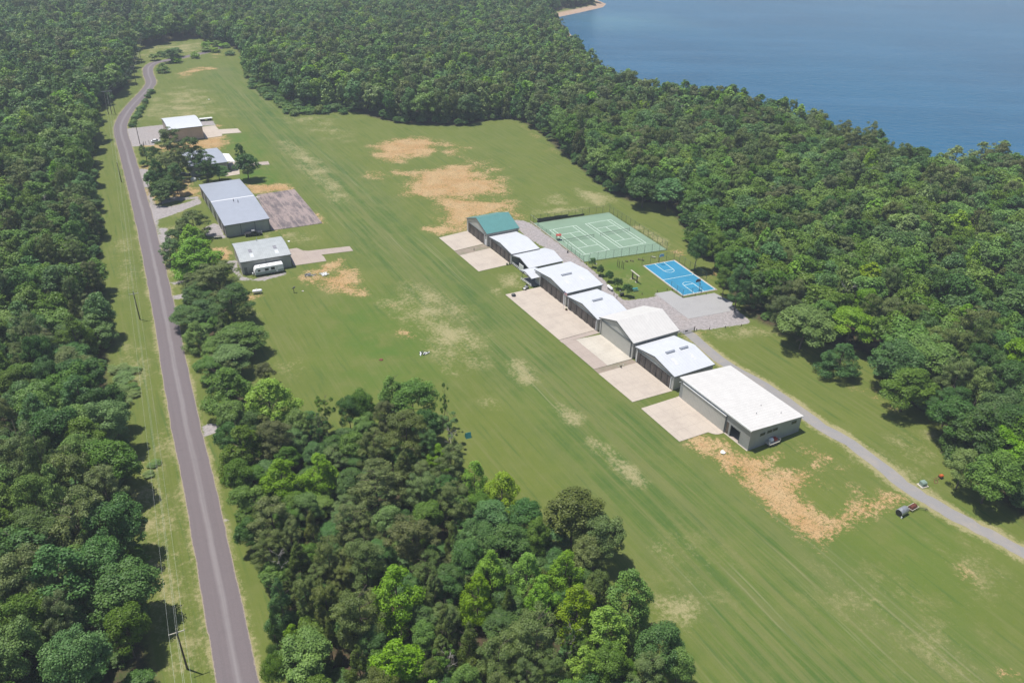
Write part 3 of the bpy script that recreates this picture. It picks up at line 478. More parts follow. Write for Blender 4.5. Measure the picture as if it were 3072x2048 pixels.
for off, lab in ((0, 'white painted lines of the tennis court nearer the hangars'), (15.07, 'white painted lines of the tennis court nearer the wood')):
    o = (TO+TW*off, TW, TL); lines(o, W_, L_, seg, 'tennis_lines', .112, .13, lab)
    c = o[0]+TL*L_/2; e = empty('tennis_net', (c.x, c.y, .1), TA, 'dark tennis net on the court nearer the '+('hangars' if off == 0 else 'wood'), 'tennis net', 'tennis nets')
    for x in (-.7, W_+.7): MB().tube((x, 0, 0), (x, 0, 1.1), .05).build('post', M['dark_metal'], e)
    b = MB()
    for i in range(60): b.tube((-.7+i*(W_+1.4)/59, 0, .03), (-.7+i*(W_+1.4)/59, 0, .95), .008, n=3)
    for i in range(7): b.tube((-.7, 0, .05+i*.14), (W_+.7, 0, .05+i*.14), .008, n=3)
    b.build('mesh', M['fence'], e); MB().box(-.7, W_+.7, -.03, .03, .93, 1.02).build('top_band', M['dark_metal'], e)
def b3(k, X, Y): v = at(k, X, Y); return v.to_2d()
bc = [b3('q',860,555), b3('q',1275,480), b3('q',1860,885), b3('q',1405,970)]   # far-left, far-right, near-right, near-left
cen = sum(bc, Vector((0, 0)))/4
sheet('court_border', 'q', [(835,550),(1290,468),(1895,892),(1400,985)], M['conc_pink'], .06, 'brownish concrete border of the blue court', 'court')
o_ = MB().slab([cen+(p-cen)*1.012 for p in bc], 0, .09).build('basketball_court', M['court_blue']); tag(o_, 'bright blue outdoor basketball court', 'court', kind='structure')
eL = ((bc[1]-bc[0])+(bc[2]-bc[3]))/2; eD = ((bc[3]-bc[0])+(bc[2]-bc[1]))/2; BW = eL.length; BD = eD.length; ux = eL.normalized(); uy = eD.normalized(); oB = cen-eL/2-eD/2
sg = [((0,0),(BW,0)),((0,BD),(BW,BD)),((0,0),(0,BD)),((BW,0),(BW,BD)),((0,BD/2),(BW,BD/2))]
for s_ in (0, 1):
    f_ = lambda y: y if s_ == 0 else BD-y
    sg += [((BW/2-1.8, f_(0)), (BW/2-1.8, f_(5.8))), ((BW/2+1.8, f_(0)), (BW/2+1.8, f_(5.8))), ((BW/2-1.8, f_(5.8)), (BW/2+1.8, f_(5.8)))]
    pts_ = [(BW/2+1.8*math.cos(t), f_(5.8+1.8*math.sin(t))) for t in [math.pi*i/12 for i in range(13)]]; sg += list(zip(pts_[:-1], pts_[1:]))
lines((oB, ux, uy), BW, BD, sg, 'basketball_lines', .102, .14, 'white painted lines of the blue basketball court')
def hoop(p, ang, lab, board):
    e = empty('basketball_hoop', (p.x, p.y, .08), ang, lab, 'basketball hoop', 'basketball hoops of the blue court')
    b = MB().tube((0, 0, 0), (0, 0, 2.9), .08).tube((0, 0, 2.9), (1.1, 0, 3.2), .06).tube((0, 0, 2.2), (1.1, 0, 3.0), .04); b.build('post', M['dark_metal'], e)
    pr_ = [(-.9, 2.75), (.9, 2.75), (.9, 3.3), (.6, 3.75), (-.6, 3.75), (-.9, 3.3)]; MB().extx(pr_, 1.1, 1.16).build('backboard', board, e)
    b = MB(); rr = [(1.45+.23*math.cos(i*math.pi/6), .23*math.sin(i*math.pi/6), 3.05) for i in range(12)]
    for i in range(12): b.tube(rr[i], rr[(i+1) % 12], .015, n=4)
    for i in range(0, 12, 2): b.tube(rr[i], (1.45+.12*math.cos(i*math.pi/6), .12*math.sin(i*math.pi/6), 2.65), .008, n=3)
    b.build('rim', M['orange'], e)
ay = math.atan2(uy.y, uy.x)
hoop(at('q', 1065, 515).to_2d(), ay, 'basketball hoop with pale blue backboard at the far end of the blue court', plain('pale_blue_board', (.5, .62, .68), .3))
hoop(at('q', 1633, 915).to_2d(), ay+math.pi, 'basketball hoop with dark backboard at the near end of the blue court', plain('dark_red_board', (.18, .09, .1), .4))
# ------------------------------------------------------------------ fences
def fence(name, pts, h, label, step=3.05, mat='fence', wire=.006, gap=.28, posth=0, closed=False):
    p0 = pts[0]; e = empty(name, (p0.x, p0.y, 0), 0, label, 'fence'); P = [p-p0 for p in pts]; wm = MB(); rail = MB(); np_ = 0
    for i in range(len(P)-1):
        a, b = P[i], P[i+1]; Ln = (b-a).length; n = max(1, round(Ln/step))
        for k in range(n+(1 if i == len(P)-2 else 0)):
            q = a+(b-a)*k/n; MB().tube((q.x, q.y, 0), (q.x, q.y, h+.05+posth), .045, n=6).build('post', M['dark_metal'], e); np_ += 1
        rail.tube((a.x, a.y, h), (b.x, b.y, h), .025, n=5).tube((a.x, a.y, .06), (b.x, b.y, .06), .015, n=4)
        m_ = int(Ln/gap)
        for k in range(m_):
            q = a+(b-a)*k/m_; r = a+(b-a)*min(1, (k+6)/m_); wm.tube((q.x, q.y, .05), (r.x, r.y, h), wire, n=3); wm.tube((q.x, q.y, h), (r.x, r.y, .05), wire, n=3)
    rail.build('rail', M[mat], e); wm.build('chain_mesh', M[mat], e); return e
fence('chain_link_fence', [b3('t', 1345, 962), b3('q', 1178, 330), b3('t', 1690, 100), b3('t', 350, 290)], 3.0, 'tall green chain link fence round the tennis courts')
fence('chain_link_fence', [b3('t', 430, 350), b3('t', 660, 500)], 1.1, 'low fence section left of the tennis court far corner')
fence('chain_link_fence', [b3('t', 950, 745), b3('t', 1240, 968), b3('t', 1330, 965)], 2.2, 'fence section round the near left corner of the tennis court')
fence('chain_link_fence', [b3('q', 825, 548), b3('q', 1280, 462), b3('q', 1730, 765)], 3.0, 'fence along the far and wooded sides of the blue court')
fence('chain_link_fence', [b3('q', 1235, 875), b3('q', 1400, 995), b3('q', 1660, 950)], 2.6, 'fence round the near left corner of the blue court')
e = empty('windscreen', at('t', 420, 285), 0, 'black windscreen cloth along the far left side of the tennis court', 'windscreen')
b = MB(); q0 = at('t', 420, 285).to_2d(); q1 = at('t', 1250, 155).to_2d()
for i in range(14):
    a = (q1-q0)*i/14; c_ = (q1-q0)*(i+1)/14; h_ = 1.6 if i < 9 else .8; b.slab([a, c_, c_+Vector((-.03, .06)), a+Vector((-.03, .06))], .1, h_+rnd.uniform(-.12, .1))
b.build('cloth', M['black'], e)
b = MB(); k0, k1 = at('t', 300, 262).to_2d(), at('t', 1240, 980).to_2d(); d_ = (k1-k0).normalized(); q_ = Vector((-d_.y, d_.x))*.12
b.slab([k0-q_, k1-q_, k1+q_, k0+q_], 0, .22); tag(b.build('kerb', M['conc_pink']), 'low concrete kerb along the hangar side of the tennis court', 'kerb', kind='structure')
e = empty('ball_stop_rail', at('t', 305, 250), 0, 'tall rail on two posts at the far left corner of the tennis court', 'rail'); a_ = at('t', 435, 345)-at('t', 305, 250)
MB().tube((0, 0, 0), (0, 0, 2.4), .05).build('post', M['dark_metal'], e); MB().tube((a_.x, a_.y, 0), (a_.x, a_.y, 2.4), .05).build('post', M['dark_metal'], e); MB().tube((0, 0, 2.4), (a_.x, a_.y, 2.4), .05).build('rail', M['metal'], e)
# ------------------------------------------------------------------ hangars
def frame(P): return (P[0], P[1], 0), P[2]-math.pi/2
def prof_gable(w, he, hr, fr=.5): return [(0, he), (w*fr, hr), (w, he)]
def prof_arc(w, he, hr, n=8): return [(w*i/n, he+(hr-he)*math.sin(math.pi*i/n)**.8) for i in range(n+1)]
def roof_mesh(pr_, y0, y1, ov=.3, th=.14, up=.02):
    (x0, z0), (x1, z1) = pr_[0], pr_[1]; s = (z1-z0)/(x1-x0); (xa, za), (xb, zb) = pr_[-2], pr_[-1]; s2 = (zb-za)/(xb-xa)
    p = [(x0-ov, z0-ov*s)]+list(pr_[1:-1])+[(xb+ov, zb+ov*s2)]
    return MB().ext([(x, z+up) for x, z in p]+[(x, z+up+th) for x, z in p[::-1]], y0, y1)
def building(name, label, P, roof, wall, prof, ov=.3, cat='hangar', ovy=.25):
    loc, rz = frame(P); e = empty(name, loc, rz, label, cat); w, d = P[3], P[4]
    MB().ext([(0, 0)]+[(x, z) for x, z in prof]+[(w, 0)], 0, d).build('wall', wall, e)
    r = roof_mesh(prof, -ovy, d+ovy, ov).build('roof', roof, e)
    t = MB()                                            # rake trim and eave gutters, a little proud of the roof edges
    pp = [(prof[0][0]-ov, prof[0][1]-ov*(prof[1][1]-prof[0][1])/(prof[1][0]-prof[0][0]))]+list(prof[1:-1])+[(prof[-1][0]+ov, prof[-1][1]-ov*(prof[-2][1]-prof[-1][1])/(prof[-1][0]-prof[-2][0]))]
    for yy in (-ovy-.06, d+ovy+.003): t.ext([(x, z-.16) for x, z in pp]+[(x, z+.14) for x, z in pp[::-1]], yy, yy+.057)
    t.box(pp[0][0]-.1, pp[0][0]-.003, -ovy, d+ovy, pp[0][1]-.12, pp[0][1]+.1).box(pp[-1][0]+.003, pp[-1][0]+.1, -ovy, d+ovy, pp[-1][1]-.12, pp[-1][1]+.1)
    t.build('trim', M['trim'], e)
    MB().box(-.03, w+.03, -.03, d+.03, .005, .16).build('foundation', M['conc_pink'], e)
    return e, r
def doors(e, x0, x1, h, n, mat='door_dark', y=0., gapx=.06):
    wd = (x1-x0)/n
    for i in range(n):
        yy = -.10 if i % 2 else -.2
        MB().box(x0+i*wd+gapx/2, x0+(i+1)*wd-gapx/2, y+yy, y+yy+.06, .14, h).build('sliding_door', M['door_mid' if mat == 'door_dark' and i % 2 else mat], e)
    MB().box(x0-.1, x1+.1, y-.28, y-.02, h, h+.16).build('door_track', M['trim'], e)
    for x in (x0-.25, x1+.05): MB().box(x, x+.2, y-.18, y-.004, .14, h+.0).build('door_post', M['trim_white'], e)
def slope_z(prof, x):
    for (a, b), (c, d) in zip(prof[:-1], prof[1:]):
        if a <= x <= c: return b+(d-b)*(x-a)/(c-a)
def vent(r, prof, x, y0, y1):
    z = slope_z(prof, x)+.16
    b = MB().ext([(x-.28, z-.25), (x-.28, z+.12), (x-.42, z+.16), (x, z+.45), (x+.42, z+.16), (x+.28, z+.12), (x+.28, z-.25)], y0, y1); b.build('ridge_vent', M['roof_blue'], r)
def sky_panel(r, prof, x0, x1, y0, y1, mat='skyl'):
    za, zb = slope_z(prof, x0)+.165, slope_z(prof, x1)+.165; MB().ext([(x0, za), (x1, zb), (x1, zb+.02), (x0, za+.02)], y0, y1).build('skylight', M[mat], r)
M['skyl'] = plain('grey_roof_panel', (.60, .60, .62), .4, var=.1, scale=2)
M['skyl2'] = plain('dim_roof_panel', (.22, .21, .24), .5, var=.2, scale=3)
P1 = (-17.2, 263.99, .513, 15.96, 12.28, 4.78, 7.68); pf = prof_gable(P1[3], P1[5], P1[6]); e, r = building('hangar', 'hangar with a teal green metal roof at the far end of the row', P1, M['roof_teal'], M['wall_light'], pf)
doors(e, 1.4, 14.0, 3.9, 8); MB().box(14.6, 15.5, -.06, -.002, .2, 2.3).build('side_door', M['white'], e); MB().box(14.8, 15.0, -.25, -.01, 3.6, 3.85).build('lamp', M['black'], e)
P_2 = (-8.34, 249.59, .513, 15.6, 10.18, 3.73, 4.6); pf = prof_gable(P_2[3], P_2[5], P_2[6]); e, r = building('hangar', 'low white roofed hangar with dark folding doors, next to the teal roofed one', P_2, M['roof_white'], M['wall_light'], pf)
doors(e, .5, 15.1, 3.4, 10); MB().box(P_2[3]+.11, P_2[3]+.2, 0, P_2[4], 2.9, 3.45).build('gutter', M['metal'], e)
# open shed (hollow)
P3 = (-.63, 236.18, .52, 11.1, 12.5, 3.2, 4.5); loc, rz = frame(P3); e = empty('open_shed', loc, rz, 'open fronted white roofed shed between two white hangars', 'shed'); pf = prof_gable(P3[3], P3[5], P3[6])
roof_mesh(pf, -.2, 12.7, .3).build('roof', M['roof_white'], e); b = MB().box(0, .1, 0, 12.5, 0, 3.18).box(11., 11.1, 0, 12.5, 0, 3.18); b.ext([(0, 0), (0, 3.2), (5.55, 4.5), (11.1, 3.2), (11.1, 0)], 12.4, 12.5).build('wall', M['wall_grey'], e)
MB().box(0, 11.1, 0, 12.4, .01, .1).build('floor', M['gravel_grey'], e); MB().box(5.2, 8.0, -.25, -.12, .3, 2.6).build('sliding_door', M['trim_white'], e)
for x in (.15, 5.5, 10.9): MB().box(x-.1, x+.1, .1, .3, 0, 3.0).build('post', M['dark_metal'], e)
MB().ext([(-.3, 3.0), (5.55, 4.33), (11.4, 3.0), (11.4, 3.25), (5.55, 4.6), (-.3, 3.25)], -.3, -.22).build('trim', M['trim'], e)
P4 = (6.9, 222.9, .513, 18.0, 12.8, 4.39, 5.55); pf = prof_gable(P4[3], P4[5], P4[6], .53); e, r = building('hangar', 'widest white roofed hangar with a small awning on its far corner', P4, M['roof_white'], M['wall_light'], pf)
doors(e, 3.3, 16.9, 3.9, 10); vent(r, pf, 9.4, 3.6, 7.2); sky_panel(r, pf, 11.6, 14.2, 2.8, 3.7); sky_panel(r, pf, 11.6, 14.2, 8.2, 9.1)
# awning
lc = at('n', 295, 408).to_2d(); e2 = empty('awning', (2.5, 225.2, 0), .513-math.pi/2, 'small white gabled awning over the porch between open shed and widest hangar', 'awning')
ap = [(0, 3.0), (2.6, 3.7), (6.6, 3.0)]; roof_mesh(ap, -.2, 4.6, .2, .1).build('roof', M['roof_white'], e2); b = MB().box(.1, 6.5, .2, 4.6, .0, .14).build('floor', M['gravel_grey'], e2)
for x, y in ((.15, .2), (6.4, .2), (.15, 4.2)): MB().tube((x, y, 0), (x, y, 3.0), .07, n=6).build('post', M['dark_metal'], e2)
MB().ext([(-.2, 2.75), (2.6, 3.5), (6.8, 2.75), (6.8, 2.9), (2.6, 3.68), (-.2, 2.9)], -.28, -.2).build('trim', M['trim'], e2)
for (k, pts, lab) in (('m', [(1112,910),(1232,1000),(1340,1088)], 'low white rail fence before the open shed'), ('m', [(1235,1128),(1300,1170),(1380,1230)], 'low white rail fence before the porch')):
    ps = [at(k, *p).to_2d() for p in pts]; o = empty('rail_fence', (ps[0].x, ps[0].y, 0), 0, lab, 'fence'); rb = MB()
    for i in range(len(ps)-1):
        a, c_ = ps[i]-ps[0], ps[i+1]-ps[0]
        for z in (.45, .9): rb.tube((a.x, a.y, z), (c_.x, c_.y, z), .06, n=5)
        for t in (0, .33, .66, 1): q = a.lerp(c_, t); MB().tube((q.x, q.y, 0), (q.x, q.y, 1.0), .06, n=5).build('post', M['offwhite'], o)
    rb.build('rail', M['offwhite'], o)
P5 = (16.35, 206.09, .513, 15.53, 10.2, 3.83, 5.1); pf = prof_gable(P5[3], P5[5], P5[6]); e, r = building('hangar', 'white roofed hangar with one ridge vent, beside the tall cream hangar', P5, M['roof_white'], M['wall_light'], pf)
doors(e, .5, 14.9, 3.5, 10); vent(r, pf, 7.8, 3.2, 6.6)
P6 = (24.54, 191.56, .513, 15.48, 14.95, 4.96, 7.65); pf = prof_gable(P6[3], P6[5], P6[6]); e, r = building('hangar', 'tallest hangar with cream roof and closed pale front door', P6, M['roof_cream'], M['wall_light'], pf)
MB().box(1., 14.5, -.12, -.01, .14, 4.55).build('hangar_door', M['door_light'], e); b = MB().box(.8, 1.0, -.2, -.003, .14, 4.7).box(14.5, 14.7, -.2, -.003, .14, 4.7).box(.8, 14.7, -.203, -.003, 4.56, 4.76).build('door_frame', M['trim'], e)
for y in (4.4, 9.6): MB().box(P6[3]+.003, P6[3]+.06, y, y+1., 1.5, 3.8).build('window', M['wall_grey'], e)
P7 = (32.84, 177.18, .513, 15.77, 12.54, 4.21, 5.6); pf = prof_gable(P7[3], P7[5], P7[6]); e, r = building('hangar', 'white roofed hangar with two ridge vents, beside the flat roofed one', P7, M['roof_white'], M['wall_light'], pf)
doors(e, .9, 14.6, 3.6, 12); vent(r, pf, 7.9, 3.2, 6.0); vent(r, pf, 7.9, 7.8, 10.4); sky_panel(r, pf, 10.2, 12.8, 2.9, 3.8); sky_panel(r, pf, 10.2, 12.8, 8.8, 9.7)
# flat roofed hangar with real openings in its front
P8 = (41.7, 160.8, .514, 24.1, 15.9, 5.5, 4.2); loc, rz = frame(P8); e = empty('hangar', loc, rz, 'nearest and longest hangar, with a flat cream roof sloping to the back', 'hangar')
w8, d8 = 24.1, 15.9
zt = lambda y: 5.5-(5.5-4.2)*y/d8
b = MB()
def wallx(x0, x1, y0, y1, z0=0): b.extx([(y0, z0), (y1, z0), (y1, zt(y1)), (y0, zt(y0))], x0, x1)
wallx(0, .15, .15, d8); wallx(w8-.15, w8, .15, d8); b.box(.15, w8-.15, d8-.15, d8, 0, zt(d8))
b.box(0, 1.2, 0, .15, 0, 5.5).box(1.2, 16.2, 0, .15, 4.75, 5.5).box(16.2, 16.6, 0, .15, 0, 5.5).box(16.6, 17.5, 0, .15, 3.3, 5.5).box(17.5, 18.1, 0, .15, 0, 5.5).box(18.1, 21.0, 0, .15, 3.2, 5.5).box(21.0, w8, 0, .15, 0, 5.5)
b.build('wall', M['wall_panel'], e)
rf = MB().extx([(-.25, 5.54), (d8+.3, zt(d8+.3)+.03), (d8+.3, zt(d8+.3)+.2), (-.25, 5.72)], -.25, w8+.25).build('roof', M['roof_cream_x'], e)
MB().box(-.26, w8+.26, -.33, -.253, 5.38, 5.74).box(-.33, -.253, -.25, d8+.3, 4.1, 4.2).build('trim', M['trim_white'], e)
for x, y in ((17.2, 9.6), (19.4, 6.0), (21.4, 11.8)): MB().tube((x, y, zt(y)+.1), (x, y, zt(y)+.55), .09, n=8).build('roof_pipe', M['metal'], rf)
MB().box(1.2, 16.2, -.12, -.01, .14, 4.55).build('hangar_door', M['door_light'], e); MB().box(1.1, 16.4, -.3, -.01, 4.56, 4.74).build('door_header', M['white'], e); MB().box(16.22, 16.42, -.22, -.004, .14, 4.55).build('door_frame', M['trim'], e)
MB().box(16.6, 17.5, .05, .1, .1, 3.3).build('side_door', plain('bronze_glass_door', (.10, .08, .06), .3), e)
f = MB().box(18.0, 18.1, -.05, .0, .1, 3.3).box(21.0, 21.1, -.05, 0, .1, 3.3).box(18.0, 21.1, -.053, 0, 3.2, 3.32).build('door_frame', M['trim'], e); MB().box(18.1, 21.0, .4, .5, 2.7, 3.2).build('rolled_door', M['metal'], e)
MB().box(18.1, 19.0, 3, 4, .1, 1.3).build('workbench', M['wood'], e)
for y in (3.1, 5.3, 7.0, 12.9):
    fr = MB().box(w8+.002, w8+.05, y-.1, y+1.45, 2.95, 3.75).build('window', M['trim'], e); MB().box(w8+.052, w8+.07, y, y+1.35, 3.02, 3.68).build('pane', M['dark_glass'], fr)
MB().box(.16, w8-.16, .2, d8-.2, .02, .1).build('floor', M['conc_pink'], e)
MB().box(-.05, w8+.05, -.28, d8+.03, -.1, .08).build('foundation', M['conc'], e)
# left row
P_ = (-173.18, 381.32, .52, 21.24, 15.0, 6.08, 7.0); P_ = (-173.18, 381.32, .52, 15.0, 21.24, 6.08, 7.0)
P_ = (-173.18, 381.32, .52, 21.24, 15.0, 6.08, 7.2); pf = prof_arc(P_[3], P_[5], P_[6], 6); e, r = building('hangar', 'tan walled hangar with a curved white roof by the gravel yard', P_, M['roof_white'], M['wall_tan'], pf, .4)
MB().box(2, 19, P_[4]+.01, P_[4]+.12, .1, 5).build('hangar_door', M['wall_tan'], e)
P_ = (-146.23, 334.01, .52, 21.34, 14.94, 4.3, 5.2); pf = prof_gable(P_[3], P_[5], P_[6]); e, r = building('low_house', 'low house with a plain grey metal roof behind the tall pines', P_, M['roof_blue'], M['wall_grey'], pf, .5, 'house')
for y in (2, 6, 10): MB().box(P_[3]+.003, P_[3]+.06, y, y+1.4, 1.1, 2.3).build('window', M['dark_glass'], e)
a = MB().extx([(15.2, 4.3), (18.4, 3.7), (18.4, 3.82), (15.2, 4.42)], 8.5, 21.0).build('porch_roof', M['trim_white'], e)
for x in (8.8, 14.8, 20.7): MB().tube((x, 18.2, 0), (x, 18.2, 3.7), .08, n=6).build('porch_post', M['trim_white'], e)
MB().box(P_[3]-6, P_[3]-3, P_[4]+.01, P_[4]+.08, .1, 2.8).build('garage_door', M['trim'], e)
P_ = (-123.62, 293.18, .52, 46.6, 15.15, 4.41, 5.7); pf = prof_gable(P_[3], P_[5], P_[6], .53); e, r = building('long_hangar', 'longest building, blue grey roofed, between the road and the stained pad', P_, M['roof_blue'], M['wall_grey'], pf, .3)
c_ = 46.6*.53; z_ = slope_z(pf, c_)+.165; MB().ext([(c_-.4, z_-.06), (c_, z_+.05), (c_+.4, z_-.06)], -.2, 15.3).build('ridge_cap', M['trim_white'], r)
for x, y in ((27.5, 7.3), (29.0, 8.6)): MB().tube((x, y, 5.5), (x, y, 6.6), .13).build('roof_pipe', M['dark_metal'], r)
for x in (2.5, 9.5, 17.5, 26.5, 35.0, 41.5): MB().box(x, x+3.2, -.09, -.003, .15, 3.5).build('garage_door', M['door_dark'], e)
for y in (5.2, 10.1): MB().box(46.6+.003, 46.6+.12, y-.08, y+.08, .16, 4.35).build('wall_post', M['trim'], e)
for y in (.05, 14.95): MB().box(46.6+.003, 46.6+.1, y-.09, y+.09, .16, 4.35).build('corner_trim', M['trim'], e)
P_ = (-92.8, 237.49, .46, 15.6, 15.41, 4.33, 5.1); pf = prof_arc(P_[3], P_[5], P_[6], 8); e, r = building('hangar', 'weathered grey shed with an arched roof behind the white travel trailer', P_, M['roof_old'], M['wall_grey'], pf, .25)
for y in (3.4, 11.2):
    sky_panel(r, pf, 8.6, 10.9, y, y+1.1, 'skyl2')
    sky_panel(r, pf, 11.8, 14.0, y, y+1.1, 'roof_white')
MB().tube((1.5, 7.5, 4.4), (1.5, 7.5, 5.9), .1).build('roof_pipe', M['metal'], r); MB().box(15.6+.003, 15.68, .7, 1.6, .16, 2.3).build('side_door', M['trim'], e); MB().box(15.603, 15.68, 7.6, 7.75, .16, 4.1).build('wall_post', M['trim'], e)
MB().box(1.2, 14.4, 15.41+.003, 15.5, .16, 3.6).build('hangar_door', M['door_dark'], e)
# canopy by tan hangar
p = at('j', 1125, 300).to_2d(); q = at('j', 1305, 282).to_2d(); a_ = math.atan2((q-p).y, (q-p).x); e = empty('flatbed_trailer', (p.x, p.y, 0), a_, 'long flat trailer with a pale deck parked beyond the tan hangar', 'trailer'); Lq = (q-p).length
MB().box(0, Lq, -1.1, 1.1, 1.0, 1.25).build('deck', M['offwhite'], e); MB().box(0, Lq, -.9, .9, .8, .997).build('frame', M['dark_metal'], e)
for x in (1, 2, Lq-2, Lq-1):
    for y in (-.95, .95): MB().lathe([(.15, -.1), (.42, -.1), (.42, .1), (.15, .1)], 'y', 14, (x, y, .42)).build('wheel', M['rubber'], e)
# far houses
for k, (x0, y0), (x1, y1), lab in (('a', (452,190), (500,187), 'far pale roofed house, left half, hidden in the upper left wood'), ('a', (505,186), (552,184), 'far pale roofed house, right half, hidden in the upper left wood'), ('a', (990,186), (1030,184), 'far house with a pale roof beside the small meadow')):
    p = at(k, x0, y0, 7).to_2d(); q = at(k, x1, y1, 7).to_2d(); w_ = (q-p).length; e = empty('house', (p.x, p.y, 0), math.atan2((q-p).y, (q-p).x), lab, 'house')
    MB().extx([(0, 0), (0, 7), (4.5, 10), (9, 7), (9, 0)], 0, w_).build('wall', M['wall_light'], e); MB().extx([(-.5, 6.8), (4.5, 10.1), (9.5, 6.8), (9.5, 7.0), (4.5, 10.35), (-.5, 7.0)], -.4, w_+.4).build('roof', M['roof_white'], e)
    for i in range(3): MB().box(w_*(.2+.25*i), w_*(.2+.25*i)+1.2, -.05, -.003, 4.6, 5.9).build('window', M['dark_glass'], e)
# ------------------------------------------------------------------ vehicles
def wheel(e, x, y, r=.38, wd=.26):
    w_ = MB().lathe([(r*.6, -wd/2), (r*.95, -wd/2), (r, -wd*.3), (r, wd*.3), (r*.95, wd/2), (r*.6, wd/2)], 'y', 18, (x, y, r)).build('wheel', M['rubber'], e, True)
    MB().lathe([(r*.2, -wd/2-.01), (r*.58, -wd/2+.02), (r*.58, wd/2-.02), (r*.2, wd/2+.01)], 'y', 12, (x, y, r)).build('rim', M['chrome'], w_, True)
p = at('k', 835, 1000).to_2d(); q = at('k', 1040, 975).to_2d(); d_ = (q-p).normalized(); e = empty('pickup_truck', (p.x, p.y, 0), math.atan2(d_.y, d_.x), 'dark grey crew cab pickup truck parked below the long building', 'pickup truck')
y0, y1 = .1, 2.05
MB().extx([(0, 0)], 0, 0) if False else None
body = [(0, .5), (0, 1.15), (.05, 1.22), (1.95, 1.22), (2.0, 1.22), (4.2, 1.25), (5.35, 1.12), (5.6, .95), (5.62, .5)]
b = MB().ext(body, y0, y1); b.build('body', M['truck'], e, True, .04)
cabp = [(2.0, 1.22), (2.12, 1.82), (2.3, 1.9), (3.35, 1.9), (3.55, 1.82), (4.2, 1.24)]
cb = MB().ext(cabp, y0+.12, y1-.12).build('cab', M['truck'], e, True, .03)
MB().ext([(2.2, 1.28), (2.28, 1.74), (3.4, 1.76), (3.85, 1.3)], y0+.105, y1-.105).build('window', M['dark_glass'], e); MB().add([(3.66, y0+.25, 1.74), (3.66, y1-.25, 1.74), (4.14, y1-.2, 1.31), (4.14, y0+.2, 1.31)], [(0, 1, 2, 3)]).build('windscreen', M['dark_glass'], e)
MB().box(.12, 1.9, y0+.12, y1-.12, 1.20, 1.235).build('bed', M['black'], e); MB().box(2.25, 3.3, y0+.3, y1-.3, 1.9, 1.925).build('roof_panel', M['chrome'], e)
MB().box(5.6, 5.72, y0+.05, y1-.05, .45, .68).box(-.12, -.0, y0+.05, y1-.05, .45, .68).build('bumper', M['chrome'], e)
for y in (y0+.06, y1-.4): MB().box(5.56, 5.63, y, y+.34, .8, .98).build('headlight', M['white'], e); MB().box(-.03, .0, y, y+.2, .8, 1.1).build('tail_light', M['red'], e)
for y in (y0-.18, y1+.02): MB().box(3.75, 3.9, y, y+.16, 1.2, 1.4).build('mirror', M['black'], e)
for x in (.95, 4.6):
    for y in (y0+.12, y1-.12): wheel(e, x, y)
p = at('l', 785, 712).to_2d(); q = at('l', 1190, 640).to_2d(); d_ = (q-p).normalized(); Lr = (q-p).length; e = empty('travel_trailer', (p.x, p.y, 0), math.atan2(d_.y, d_.x), 'long white travel trailer parked beside the arched grey shed', 'travel trailer')
MB().ext([(0, .55), (-.15, 1.2), (.1, 2.3), (.6, 2.95), (Lr-.15, 2.95), (Lr, 2.8), (Lr, .55)], 0, 2.45).build('body', M['white'], e, True, .05)
MB().box(.3, Lr-.05, -.012, -.003, .6, 1.35).build('lower_stripe', M['grid'], e)
for x0, x1, z0, z1 in ((1.0, 1.7, 1.7, 2.15), (3.2, 4.3, 1.6, 2.3), (5.1, 6.2, 1.6, 2.4)):
    f_ = MB().box(x0-.05, x1+.05, -.03, -.004, z0-.05, z1+.05).build('window', M['trim'], e); MB().box(x0, x1, -.045, -.032, z0, z1).build('pane', M['dark_glass'], f_)
MB().box(6.5, 7.15, -.03, -.004, .7, 2.5).build('door', M['offwhite'], e); MB().cb(4.2, 1.2, 3.08, .9, .8, .25).build('air_conditioner', M['offwhite'], e); MB().cb(1.9, 1.2, 3.0, .5, .5, .12).build('roof_vent', M['metal'], e)
for x in (5.1, 5.95):
    for y in (.1, 2.35): wheel(e, x, y, .36, .2)
MB().tube((0, .5, .55), (-1.2, 1.2, .5), .05).tube((0, 1.95, .55), (-1.2, 1.2, .5), .05).build('hitch', M['dark_metal'], e); MB().lathe([(.05, 0), (.17, .08), (.17, .5), (.05, .6)], 'z', 12, (-.5, 1.0, .55)).lathe([(.05, 0), (.17, .08), (.17, .5), (.05, .6)], 'z', 12, (-.5, 1.4, .55)).build('gas_bottle', M['white'], e, True)
def tank(p, ang, L_, r_, lab):
    e = empty('propane_tank', (p.x, p.y, 0), ang, lab, 'gas tank', 'white propane tanks')
    pr_ = [(.01, 0)]+[(r_*math.sin(t), r_-r_*math.cos(t)) for t in (.4, .8, 1.2, 1.57)]+[(r_*math.sin(t), L_-r_+r_*math.cos(t)) for t in (1.57, 1.2, .8, .4)]+[(.01, L_)]
    MB().lathe(pr_, 'x', 20, (0, 0, r_+.3)).build('tank', M['white'], e, True); MB().lathe([(.2, 0), (.2, .25), (.12, .33)], 'z', 12, (L_*.45, 0, 2*r_+.25)).build('dome', M['offwhite'], e, True)
    for x in (L_*.22, L_*.78): MB().box(x-.1, x+.1, -r_*.7, r_*.7, 0, .45).build('foot', M['conc_pink'] if 0 else M['stone'], e)
p = at('l', 742, 950); q = at('l', 885, 935); v = q-p; tank(p, math.atan2(v.y, v.x), v.length, .55, 'white propane tank on the grass below the travel trailer')
p = at('q', 340, 860); q = at('q', 398, 908); v = q-p; tank(p, math.atan2(v.y, v.x), 3.0, .45, 'white propane tank beside the row of young trees')
